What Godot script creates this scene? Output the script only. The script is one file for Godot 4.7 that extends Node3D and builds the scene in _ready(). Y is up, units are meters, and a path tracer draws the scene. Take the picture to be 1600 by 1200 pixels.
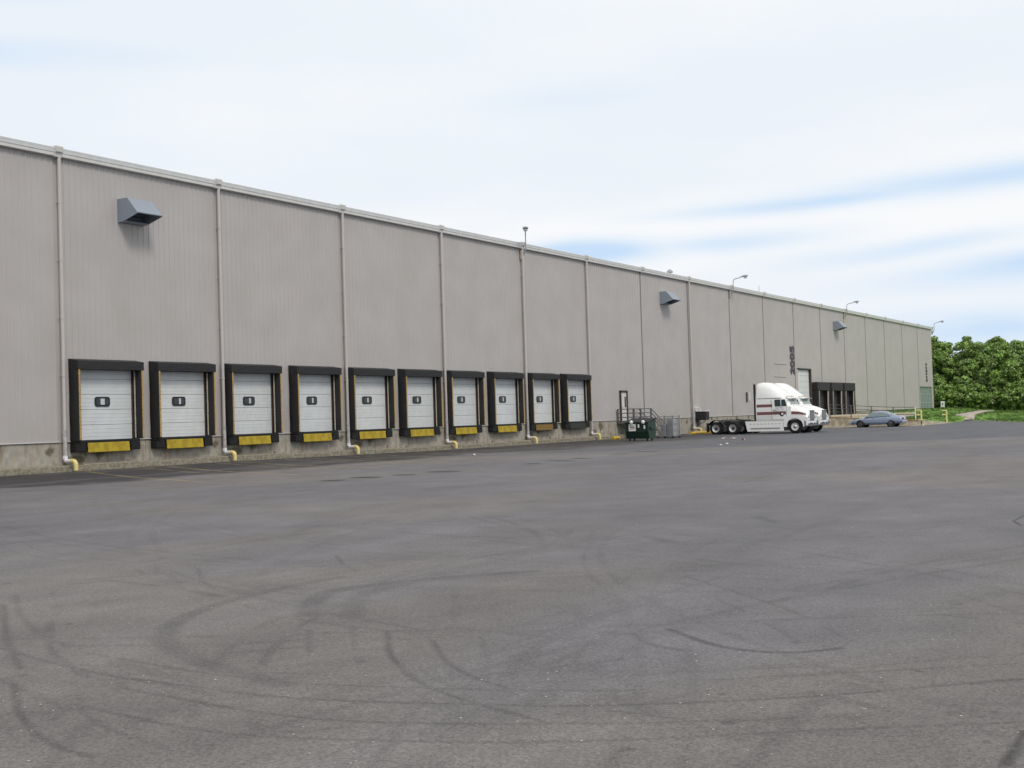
extends Node3D
# A long grey metal warehouse with a row of loading docks beside an asphalt truck yard, under a bright veiled sky.
# Metres; x runs along the front wall away from the camera, z out of the wall towards the yard, y up.

const WZ := -40.963            # the plane of the front wall
const CAM_Y := 1.68
const JOINTS := [6.1, 15.3, 24.5, 33.67, 42.58, 51.64, 60.82, 70.2, 79.19, 88.54, 97.75, 107.35, 116.21, 125.31, 134.39, 143.41, 152.46, 161.27, 170.41, 179.17, 187.91]
const DOCKS := [34.13, 38.37, 42.82, 47.37, 51.94, 56.53, 61.09, 65.82, 70.53, 75.21]
const Y_BASE := 1.30           # foot of the metal wall
const Y_EAVE := 12.66

var cam_r := Vector3(0.511964, -0.030808, 0.858454)
var cam_u := Vector3(-0.007461, 0.999159, 0.040307)
var cam_f := Vector3(0.858974, 0.027041, -0.511304)
var M := {}
var used := {}
var rng := RandomNumberGenerator.new()
var lot := PackedVector2Array([Vector2(-200, -60), Vector2(131, -60), Vector2(131, -26.7), Vector2(141, -28.1), Vector2(147, -29.1), Vector2(147.0, -28.0), Vector2(134, -22.9), Vector2(122.5, -18.6), Vector2(112, -14), Vector2(106, -10), Vector2(112, -5), Vector2(140, 0), Vector2(187, 4), Vector2(187, 300), Vector2(-200, 300)])  # paved outline; unseen side pushed out to cut green lawn bounce on the wall

# ------------------------------------------------------------------ small helpers
func px_ground(u: float, v: float, h: float) -> Vector2:   # photograph pixel -> point of the yard at height h
	var r := cam_f + cam_r * ((u - 800.0) / 1967.916) - cam_u * ((v - 600.0) / 1967.916)
	var t := (h - CAM_Y) / r.y
	return Vector2(r.x * t, r.z * t)

func ground(x: float, z: float) -> float:
	var b := -0.15 * smoothstep(40.0, 82.0, x)
	var w := 0.1
	if x > 42.0: w = lerpf(0.1, -0.03, clampf((x - 42.0) / 18.0, 0, 1))
	if x > 60.0: w = lerpf(-0.03, -0.06, clampf((x - 60.0) / 25.0, 0, 1))
	if x > 95.0: w = lerpf(-0.06, -0.15, clampf((x - 95.0) / 10.0, 0, 1))
	return lerpf(b, w, smoothstep(WZ + 7.0, WZ + 0.6, z))

func lot_side(x: float, z: float) -> float:   # metres outside the paved yard (negative inside)
	var p := Vector2(x, z)
	var best := 1e9
	for i in lot.size():
		var q := Geometry2D.get_closest_point_to_segment(p, lot[i], lot[(i + 1) % lot.size()])
		best = minf(best, p.distance_to(q))
	return -best if Geometry2D.is_point_in_polygon(p, lot) else best

func lawn(x: float, z: float) -> float:
	var s := lot_side(x, z)
	if s < 0.0 and x < 131.0 and x > 120.4 and z < -28.2 and z > -34.2: s = 1.0
	if x > 117.0 and x < 146.5 and z <= -34.0: return -0.6
	if s < 0.0: return -0.17 - 0.25 * minf(1.0, -s)
	var b := -0.13 + 0.72 * smoothstep(0.0, 46.0, s) + 4.0 * smoothstep(226.0, 300.0, x)
	var bank := 0.36 + lerpf(0.06, 0.84, smoothstep(-31.0, -39.5, z)) * clampf((x - 120.0) / 46.0, 0, 1)
	return maxf(b, lerpf(b, bank, smoothstep(-26.5, -30.0, z) * smoothstep(117.0, 121.0, x)))

func numbered(n: String) -> String:
	var k: int = used.get(n, 0)
	used[n] = k + 1
	return n if k == 0 else "%s_%03d" % [n, k]

func tag(o: Node3D, label: String, category: String, group := "") -> Node3D:
	o.set_meta("label", label)
	o.set_meta("category", category)
	if group != "": o.set_meta("group", group)
	return o

func thing(called: String, label: String, category: String, at := Vector3.ZERO, turn := 0.0, group := "") -> Node3D:
	var o := Node3D.new()
	o.name = numbered(called)
	add_child(o)
	o.position = at
	o.rotation.y = turn
	return tag(o, label, category, group)

func node(called: String, parent: Node, at := Vector3.ZERO) -> Node3D:
	var o := Node3D.new()
	o.name = called
	parent.add_child(o, true)
	o.position = at
	return o

func inst(called: String, mesh: Mesh, m: Material, parent: Node, at := Vector3.ZERO) -> MeshInstance3D:
	var o := MeshInstance3D.new()
	o.name = numbered(called) if parent == self else called
	o.mesh = mesh
	if m: o.material_override = m
	parent.add_child(o, true)
	o.position = at
	return o

func put(called: String, st: SurfaceTool, m: Material, parent: Node, at := Vector3.ZERO) -> MeshInstance3D:
	return inst(called, done(st), m, parent, at)

func done(st: SurfaceTool) -> ArrayMesh:
	st.generate_normals()
	return st.commit()

func copy_of(o: Node3D, label := "") -> Node3D:
	var base := String(o.name)
	var c: Node3D = o.duplicate()
	c.name = numbered(base)
	add_child(c)
	if label != "": c.set_meta("label", label)
	return c

func S() -> SurfaceTool:
	var st := SurfaceTool.new()
	st.begin(Mesh.PRIMITIVE_TRIANGLES)
	st.set_smooth_group(-1)
	return st

func flat(st: SurfaceTool): st.set_smooth_group(-1)
func smooth(st: SurfaceTool): st.set_smooth_group(0)

func face(st: SurfaceTool, pts: Array, out: Vector3):
	var n: Vector3 = (pts[0] - pts[2]).cross(pts[0] - pts[1])
	if n.dot(out) < 0: pts.reverse()
	for i in range(1, pts.size() - 1):
		st.add_vertex(pts[0]); st.add_vertex(pts[i]); st.add_vertex(pts[i + 1])

func quad(st: SurfaceTool, a: Vector3, b: Vector3, c: Vector3, d: Vector3):
	st.add_vertex(a); st.add_vertex(b); st.add_vertex(c)
	st.add_vertex(a); st.add_vertex(c); st.add_vertex(d)

func box(st: SurfaceTool, c: Vector3, s: Vector3, bev := 0.0, bas := Basis()):
	flat(st)
	var h := s * 0.5
	var e := minf(bev, minf(h.x, minf(h.y, h.z)) * 0.9)
	var P := func(v: Vector3) -> Vector3: return c + bas * v
	for a in 3:
		var b := (a + 1) % 3
		var d := (a + 2) % 3
		for sa in [-1, 1]:
			var pts := []
			for q in [[-1, -1], [1, -1], [1, 1], [-1, 1]]:
				var v := Vector3.ZERO
				v[a] = sa * h[a]; v[b] = q[0] * (h[b] - e); v[d] = q[1] * (h[d] - e)
				pts.append(P.call(v))
			var o := Vector3.ZERO
			o[a] = sa
			face(st, pts, bas * o)
			if e > 0:
				for sb in [-1, 1]:
					var v0 := Vector3.ZERO
					var v1 := Vector3.ZERO
					v0[a] = sa * h[a]; v0[b] = sb * (h[b] - e)
					v1[a] = sa * (h[a] - e); v1[b] = sb * h[b]
					var l := h[d] - e
					var k := Vector3.ZERO
					k[d] = l
					var oo := Vector3.ZERO
					oo[a] = sa; oo[b] = sb
					face(st, [P.call(v0 - k), P.call(v0 + k), P.call(v1 + k), P.call(v1 - k)], bas * oo)
	if e > 0:
		for sx in [-1, 1]:
			for sy in [-1, 1]:
				for sz in [-1, 1]:
					var g := Vector3(sx, sy, sz)
					face(st, [P.call(g * Vector3(h.x, h.y - e, h.z - e)), P.call(g * Vector3(h.x - e, h.y, h.z - e)), P.call(g * Vector3(h.x - e, h.y - e, h.z))], bas * g)

func span(st: SurfaceTool, a: Vector3, b: Vector3, bev := 0.0):
	box(st, (a + b) * 0.5, (b - a).abs(), bev)

func bar(st: SurfaceTool, a: Vector3, b: Vector3, w: float, h: float, bev := 0.0):   # a square bar from a to b
	var d := (b - a)
	var f := d.normalized()
	var up := Vector3.UP if absf(f.y) < 0.95 else Vector3.RIGHT
	var r := f.cross(up).normalized()
	box(st, (a + b) * 0.5, Vector3(w, h, d.length()), bev, Basis(r, r.cross(f) * -1.0, f) if false else Basis(r, f.cross(r) * -1.0, f))

func tube(st: SurfaceTool, pts: Array, radii, seg := 10, cap := true):
	var rings := []
	var n := pts.size()
	var up := Vector3.UP
	for i in n:
		var f: Vector3
		if i == 0: f = pts[1] - pts[0]
		elif i == n - 1: f = pts[i] - pts[i - 1]
		else: f = (pts[i] - pts[i - 1]).normalized() + (pts[i + 1] - pts[i]).normalized()
		f = f.normalized()
		if i == 0:
			up = Vector3.UP if absf(f.y) < 0.9 else Vector3.RIGHT
		var r := f.cross(up).normalized()
		up = r.cross(f).normalized()
		var rad: float = radii[i] if radii is Array else radii
		var ring := []
		for k in seg:
			var a := TAU * k / seg
			ring.append(pts[i] + (r * cos(a) + up * sin(a)) * rad)
		rings.append(ring)
	smooth(st)
	for i in n - 1:
		for k in seg:
			var k2 := (k + 1) % seg
			face(st, [rings[i][k], rings[i][k2], rings[i + 1][k2], rings[i + 1][k]], rings[i][k] + rings[i][k2] - pts[i] * 2.0)
	if cap:
		flat(st)
		face(st, rings[0].duplicate(), pts[0] - pts[1])
		face(st, rings[n - 1].duplicate(), pts[n - 1] - pts[n - 2])

func prism(st: SurfaceTool, poly: Array, at: Vector3, u: Vector3, v: Vector3, w: Vector3):   # polygon in (u, v) pushed along w
	var p2 := PackedVector2Array(poly)
	var idx := Geometry2D.triangulate_polygon(p2)
	flat(st)
	var mid := Vector2.ZERO
	for q in p2: mid += q / p2.size()
	for k in range(0, idx.size(), 3):
		var t := []
		for j in 3: t.append(at + u * p2[idx[k + j]].x + v * p2[idx[k + j]].y)
		face(st, t.duplicate(), -w)
		for j in 3: t[j] += w
		face(st, t, w)
	var turn := 1.0 if Geometry2D.is_polygon_clockwise(p2) else -1.0
	for i in p2.size():
		var a := p2[i]
		var b := p2[(i + 1) % p2.size()]
		var nn := Vector2(-(b - a).y, (b - a).x) * turn
		var A := at + u * a.x + v * a.y
		var B := at + u * b.x + v * b.y
		face(st, [A, B, B + w, A + w], u * nn.x + v * nn.y)

func loft(st: SurfaceTool, rings: Array, closed := true, caps := true, group := 0):
	st.set_smooth_group(group)
	var n: int = rings[0].size()
	var mids := []
	for r in rings:
		var m := Vector3.ZERO
		for q in r: m += q / n
		mids.append(m)
	for i in rings.size() - 1:
		for k in (n if closed else n - 1):
			var k2 := (k + 1) % n
			var a: Vector3 = rings[i][k]
			var b: Vector3 = rings[i][k2]
			var c: Vector3 = rings[i + 1][k2]
			var d: Vector3 = rings[i + 1][k]
			face(st, [a, b, c, d], (a + b + c + d) * 0.25 - (mids[i] + mids[i + 1]) * 0.5)
	if caps:
		flat(st)
		face(st, rings[0].duplicate(), mids[0] - mids[1])
		face(st, rings[-1].duplicate(), mids[-1] - mids[-2])

func lathe(st: SurfaceTool, prof: Array, at: Vector3, axis: Vector3, seg := 24, group := 0):   # profile of (radius, along)
	var up := Vector3.UP if absf(axis.y) < 0.9 else Vector3.RIGHT
	var r := axis.cross(up).normalized()
	var s := r.cross(axis).normalized()
	st.set_smooth_group(group)
	for i in prof.size() - 1:
		for k in seg:
			var a := TAU * k / seg
			var b := TAU * (k + 1) / seg
			var da := r * cos(a) + s * sin(a)
			var db := r * cos(b) + s * sin(b)
			var p0: Vector3 = at + da * prof[i].x + axis * prof[i].y
			var p1: Vector3 = at + db * prof[i].x + axis * prof[i].y
			var p2: Vector3 = at + db * prof[i + 1].x + axis * prof[i + 1].y
			var p3: Vector3 = at + da * prof[i + 1].x + axis * prof[i + 1].y
			var t: Vector2 = prof[i + 1] - prof[i]
			var out := (da + db) * t.y - axis * (t.x * 2.0)
			if prof[i].x < 1e-5: face(st, [p0, p2, p3], out)
			elif prof[i + 1].x < 1e-5: face(st, [p0, p1, p2], out)
			else: face(st, [p0, p1, p2, p3], out)

# ------------------------------------------------------------------ materials
func lin(r: float, g: float, b: float) -> Color: return Color(r, g, b).linear_to_srgb()

func noise_tex(seed_: int, freq: float, octaves: int, c0: Color, c1: Color, size := 512, stretch := Vector2.ONE, lo := 0.0, hi := 1.0) -> Texture2D:
	var n := FastNoiseLite.new()
	n.seed = seed_
	n.frequency = freq
	n.noise_type = FastNoiseLite.TYPE_SIMPLEX_SMOOTH
	n.fractal_octaves = octaves
	var img := n.get_seamless_image(size, size)
	img.convert(Image.FORMAT_L8)
	var src := img.get_data()
	var out := PackedByteArray()
	out.resize(size * size * 3)
	var lut := []
	for i in 256:
		var t := clampf((i / 255.0 - lo) / (hi - lo), 0, 1)
		lut.append(c0.lerp(c1, t))
	for i in size * size:
		var c: Color = lut[src[i]]
		out[i * 3] = c.r8; out[i * 3 + 1] = c.g8; out[i * 3 + 2] = c.b8
	var im := Image.create_from_data(size, size, false, Image.FORMAT_RGB8, out)
	return ImageTexture.create_from_image(im)

func mat(c: Color, rough := 0.7, metal := 0.0, tex: Texture2D = null, scale := 0.25) -> StandardMaterial3D:
	var m := StandardMaterial3D.new()
	m.albedo_color = c
	m.roughness = rough
	m.metallic = metal
	if tex:
		m.albedo_texture = tex
		m.uv1_triplanar = true
		m.uv1_world_triplanar = true
		m.uv1_scale = Vector3.ONE * scale
	return m

func make_materials():
	var soft := noise_tex(3, 0.012, 4, Color(0.965, 0.963, 0.958), Color.WHITE, 512, Vector2.ONE, 0.2, 0.8)
	var mottled := noise_tex(7, 0.02, 5, Color(0.83, 0.81, 0.775), Color.WHITE, 512, Vector2.ONE, 0.3, 0.7)
	var grit := noise_tex(11, 0.09, 4, Color(0.7, 0.7, 0.7), Color.WHITE, 512, Vector2.ONE, 0.25, 0.75)
	var scuff := noise_tex(17, 0.012, 5, Color(0.88, 0.84, 0.78), Color.WHITE, 512, Vector2.ONE, 0.3, 0.6)
	M.wall = mat(lin(0.440, 0.417, 0.410), 0.55, 0.0, soft, 0.05)
	M.trim = mat(lin(0.61, 0.605, 0.59), 0.5, 0.0, soft, 0.3)
	M.gutter = mat(lin(0.67, 0.685, 0.70), 0.45, 0.0, soft, 0.3)
	M.pipe = mat(lin(0.52, 0.49, 0.47), 0.5, 0.0, soft, 0.4)
	M.pipe_low = mat(lin(0.50, 0.49, 0.50), 0.5, 0.0, mottled, 0.5)
	M.pvc = mat(lin(0.74, 0.73, 0.76), 0.4, 0.0, soft, 1.0)
	M.pvc_yellow = mat(lin(0.74, 0.60, 0.24), 0.5, 0.0, soft, 1.5)
	M.concrete = concrete_material()
	M.kerb = mat(lin(0.27, 0.255, 0.20), 0.95, 0.0, mottled, 0.35)
	M.slab = mat(lin(0.54, 0.485, 0.39), 0.95, 0.0, mottled, 0.12)
	M.shelter = mat(lin(0.016, 0.017, 0.019), 0.75, 0.0, mottled, 0.9)
	M.shelter_head = mat(lin(0.018, 0.0185, 0.021), 0.7, 0.0, mottled, 0.7)
	M.rubber = mat(lin(0.012, 0.012, 0.013), 0.85, 0.0, grit, 1.0)
	M.door = mat(lin(0.62, 0.65, 0.665), 0.4, 0.0, soft, 0.15)
	M.doors = [M.door, mat(lin(0.605, 0.63, 0.64), 0.45, 0.0, soft, 0.4), mat(lin(0.64, 0.66, 0.665), 0.4, 0.0, soft, 0.25)]
	M.gasket = mat(lin(0.16, 0.15, 0.145), 0.8)
	M.jamb = mat(lin(0.05, 0.035, 0.03), 0.7)
	M.strip = mat(lin(0.50, 0.33, 0.12), 0.6, 0.0, mottled, 0.8)
	M.strip_pale = mat(lin(0.52, 0.47, 0.40), 0.6, 0.0, mottled, 0.8)
	M.lip = mat(lin(0.42, 0.315, 0.014), 0.65, 0.0, scuff, 0.35)
	M.lip_worn = mat(lin(0.20, 0.13, 0.03), 0.8, 0.0, scuff, 0.8)
	M.lip_dark = mat(lin(0.035, 0.034, 0.028), 0.8, 0.0, mottled, 0.8)
	M.window_frame = mat(lin(0.008, 0.008, 0.01), 0.4)
	M.window_glass = mat(lin(0.03, 0.032, 0.038), 0.12)
	M.plate = mat(lin(0.55, 0.56, 0.56), 0.6)
	M.galv = mat(lin(0.27, 0.31, 0.37), 0.45, 0.1, soft, 0.8)
	M.lamp = mat(lin(0.36, 0.38, 0.40), 0.45, 0.3)
	M.lens = mat(lin(0.6, 0.62, 0.62), 0.2)
	M.steel = mat(lin(0.13, 0.135, 0.14), 0.55, 0.3, soft, 1.0)
	M.steel_pale = mat(lin(0.30, 0.315, 0.32), 0.5, 0.35, soft, 1.0)
	M.dumpster = mat(lin(0.010, 0.038, 0.026), 0.5, 0.0, mottled, 0.8)
	M.lid = mat(lin(0.012, 0.012, 0.014), 0.6)
	M.paint_white = mat(lin(0.78, 0.78, 0.77), 0.5)
	M.paint_red = mat(lin(0.45, 0.08, 0.06), 0.6)
	M.safety = mat(lin(0.62, 0.40, 0.03), 0.5, 0.0, mottled, 0.9)
	M.safety_pale = mat(lin(0.70, 0.66, 0.26), 0.55, 0.0, soft, 0.9)
	M.navy = mat(lin(0.055, 0.05, 0.075), 0.6)
	M.black = mat(lin(0.012, 0.012, 0.014), 0.6)
	M.charcoal = mat(lin(0.04, 0.04, 0.045), 0.6)
	M.entrance = mat(lin(0.20, 0.28, 0.25), 0.15)
	M.mullion = mat(lin(0.42, 0.47, 0.45), 0.5)
	M.truck = mat(lin(0.86, 0.86, 0.84), 0.22)
	M.truck.clearcoat_enabled = true
	M.truck.clearcoat = 0.6
	M.stripe = mat(lin(0.20, 0.09, 0.088), 0.35)
	M.chrome = mat(lin(0.62, 0.63, 0.65), 0.16, 0.9)
	M.chrome_dull = mat(lin(0.40, 0.41, 0.44), 0.4, 0.4)
	M.grille = mat(lin(0.10, 0.105, 0.12), 0.35, 0.6)
	M.glass = mat(lin(0.035, 0.06, 0.058), 0.06)
	M.glass_pale = mat(lin(0.20, 0.26, 0.25), 0.08)
	M.tyre = mat(lin(0.013, 0.013, 0.014), 0.9, 0.0, grit, 2.0)
	M.rim = mat(lin(0.66, 0.66, 0.66), 0.35, 0.3)
	M.car = mat(lin(0.26, 0.31, 0.42), 0.25, 0.2)
	M.car.clearcoat_enabled = true
	M.car.clearcoat = 0.7
	M.hub = mat(lin(0.12, 0.12, 0.115), 0.5, 0.3)
	M.tail = mat(lin(0.16, 0.015, 0.02), 0.2)
	M.lamp_clear = mat(lin(0.55, 0.57, 0.58), 0.12)
	M.bark = mat(lin(0.085, 0.065, 0.048), 0.95, 0.0, grit, 0.5)
	M.paper = mat(lin(0.5, 0.47, 0.44), 0.8)
	M.card = mat(lin(0.42, 0.24, 0.19), 0.9)
	M.path = mat(lin(0.50, 0.445, 0.39), 0.95, 0.0, mottled, 0.15)
	M.roof = mat(lin(0.45, 0.45, 0.44), 0.8)
	M.leaf = StandardMaterial3D.new()
	M.leaf.vertex_color_use_as_albedo = true
	M.leaf.roughness = 0.65
	M.leaf.backlight = Color(0.3, 0.36, 0.12)
	M.leaf.cull_mode = BaseMaterial3D.CULL_DISABLED
	var green := noise_tex(23, 0.016, 5, Color(0.32, 0.46, 0.14), Color(0.42, 0.58, 0.20), 1024, Vector2.ONE, 0.3, 0.7)
	M.grass = mat(Color.WHITE, 1.0, 0.0, green, 0.06)

func concrete_material() -> StandardMaterial3D:
	# poured concrete with brown damp streaks and green-black growth that stand in patches along the wall
	var size := 1024
	var a := FastNoiseLite.new()
	a.seed = 5; a.frequency = 0.006; a.fractal_octaves = 5
	var b := FastNoiseLite.new()
	b.seed = 9; b.frequency = 0.02; b.fractal_octaves = 4
	var ia := a.get_seamless_image(size, size)
	var ib := b.get_seamless_image(size, size)
	ia.convert(Image.FORMAT_L8); ib.convert(Image.FORMAT_L8)
	var da := ia.get_data()
	var db := ib.get_data()
	var out := PackedByteArray()
	out.resize(size * size * 3)
	for y in size:
		for x in size:
			var p: float = da[y * size + x] / 255.0
			var q: float = db[((y / 5) % size) * size + x] / 255.0     # run long downwards
			var g: float = db[y * size + x] / 255.0
			var t := Color(0.635, 0.615, 0.575)
			t = t.lerp(Color(0.50, 0.43, 0.35), smoothstep(0.5, 0.85, q) * 0.45)
			t = t.lerp(Color(0.30, 0.285, 0.21), smoothstep(0.60, 0.80, p) * 0.7)
			t = t * (0.88 + 0.2 * g)
			var k := (y * size + x) * 3
			out[k] = t.r8; out[k + 1] = t.g8; out[k + 2] = t.b8
	var m := mat(Color(1, 1, 1), 0.95, 0.0, ImageTexture.create_from_image(Image.create_from_data(size, size, false, Image.FORMAT_RGB8, out)), 0.11)
	return m

func sky_material() -> PanoramaSkyMaterial:
	# thin high cloud over pale blue, drawn out in long bands; the same mixture all the way round
	var w := 2048
	var h := 1024
	var n := FastNoiseLite.new()
	n.seed = 41; n.frequency = 0.34; n.fractal_octaves = 5; n.fractal_gain = 0.52
	var n2 := FastNoiseLite.new()
	n2.seed = 12; n2.frequency = 0.11; n2.fractal_octaves = 3
	# openings in the veil: (azimuth from -z towards +x, height, half width, half height) in degrees
	var gaps := []
	for g in [[81.0, 9.5, 9.0, 0.6, 0.8], [73.0, 9.0, 6.0, 0.35, 0.9], [62.0, 7.1, 4.0, 0.5, 1.2], [69.5, 7.4, 4.0, 0.4, 0.6], [63.0, 14.3, 6.0, 0.8, 0.4], [76.0, 6.6, 5.0, 0.4, 0.55], [83.0, 5.6, 8.0, 0.6, 0.8], [80.0, 3.2, 9.0, 1.0, 0.9], [70.0, 12.6, 5.0, 0.5, 0.3]]:
		gaps.append(g)
	var r := RandomNumberGenerator.new()
	r.seed = 77
	for i in 46:
		var az := r.randf_range(92.0, 398.0)
		gaps.append([az, r.randf_range(3.0, 34.0), r.randf_range(4.0, 11.0), r.randf_range(0.4, 1.1), r.randf_range(0.4, 1.4)])
	var out := PackedByteArray()
	out.resize(w * h * 3)
	for y in h:
		var el := (0.5 - (y + 0.5) / h) * PI
		var ed := rad_to_deg(el)
		for x in w:
			var c := Color(0.86, 0.89, 0.92)
			if el > -0.02:
				var az := (x + 0.5) / w * TAU
				var dy := maxf(sin(el), 0.0) + 0.10
				var p := Vector2(sin(az), -cos(az)) * cos(el) / dy
				var f := n.get_noise_2d(p.x * 1.0, p.y * 1.0)
				var f2 := n2.get_noise_2d(p.x, p.y)
				var ad := rad_to_deg(az)
				var open := smoothstep(0.1, 0.6, -f2 - f * 0.45) * 0.12
				if ed < 40.0:
					for g in gaps:
						var da := absf(wrapf(ad - g[0], -180.0, 180.0))
						if da > g[2] * 2.0: continue
						var de: float = (ed - g[1] - f * 0.7 - 0.03 * (ad - g[0])) / g[3]
						if absf(de) > 2.6: continue
						open = maxf(open, g[4] * exp(-(da / g[2]) * (da / g[2]) - de * de) * (0.85 + 1.3 * f))
				open = clampf(open, 0, 1)
				var blue := Color(0.785, 0.88, 0.98).lerp(Color(0.62, 0.76, 0.93), smoothstep(8.0, 60.0, ed))
				var low := smoothstep(5.5, 1.0, ed) * 0.75
				var veil := Color(0.942, 0.96, 0.982).lerp(Color(0.975, 0.98, 0.988), smoothstep(-0.28, 0.28, f))
				c = veil.lerp(blue, maxf(open, low * 0.8))
			var k := (y * w + x) * 3
			out[k] = c.r8; out[k + 1] = c.g8; out[k + 2] = c.b8
	var m := PanoramaSkyMaterial.new()
	m.panorama = ImageTexture.create_from_image(Image.create_from_data(w, h, false, Image.FORMAT_RGB8, out))
	m.energy_multiplier = 1.0
	return m

# ------------------------------------------------------------------ the yard
func stamp(map: PackedFloat32Array, n: int, x0: float, z0: float, res: float, pts: Array, width: float, strength: float, fuzz := 0.5, gaps := 0.0):
	# darkens map along a line of ground points: worn rubber, tar or paint, with ragged cover
	var rad := maxf(width * 0.5 / res, 0.7)
	var ir := int(ceil(rad * (1.0 + fuzz)))
	var walk := 0.0
	for i in pts.size() - 1:
		var a: Vector2 = pts[i]
		var b: Vector2 = pts[i + 1]
		var steps := int(maxf(1.0, a.distance_to(b) / (res * maxf(1.0, rad * 0.45))))
		for s in steps:
			var p := a.lerp(b, float(s) / steps)
			walk += a.distance_to(b) / steps
			var cov := 1.0
			if gaps > 0.0: cov = clampf(1.0 - gaps + gaps * 1.6 * (rng_noise.get_noise_2d(p.x * 3.0, p.y * 3.0) + 0.35), 0.0, 1.0)
			var cx := (p.x - x0) / res
			var cz := (p.y - z0) / res
			for dz in range(-ir, ir + 1):
				var yy := int(cz) + dz
				if yy < 0 or yy >= n: continue
				for dx in range(-ir, ir + 1):
					var xx := int(cx) + dx
					if xx < 0 or xx >= n: continue
					var d := Vector2(xx + 0.5 - cx, yy + 0.5 - cz).length() / rad
					var v := strength * cov * (1.0 - smoothstep(1.0 - fuzz, 1.0 + fuzz * 0.9, d))
					var k := yy * n + xx
					if v > map[k]: map[k] = v

var rng_noise := FastNoiseLite.new()

func curve_through(px: Array, h := 0.0) -> Array:   # photograph pixels -> smooth ground line
	var c := Curve3D.new()
	var g := []
	for q in px: g.append(px_ground(q[0], q[1], h))
	for i in g.size():
		var t := Vector2.ZERO
		if i > 0 and i < g.size() - 1: t = (g[i + 1] - g[i - 1]) / 6.0
		c.add_point(Vector3(g[i].x, 0, g[i].y), Vector3(-t.x, 0, -t.y), Vector3(t.x, 0, t.y))
	var out := []
	for q in c.tessellate(5, 3): out.append(Vector2(q.x, q.z))
	return out

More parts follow.
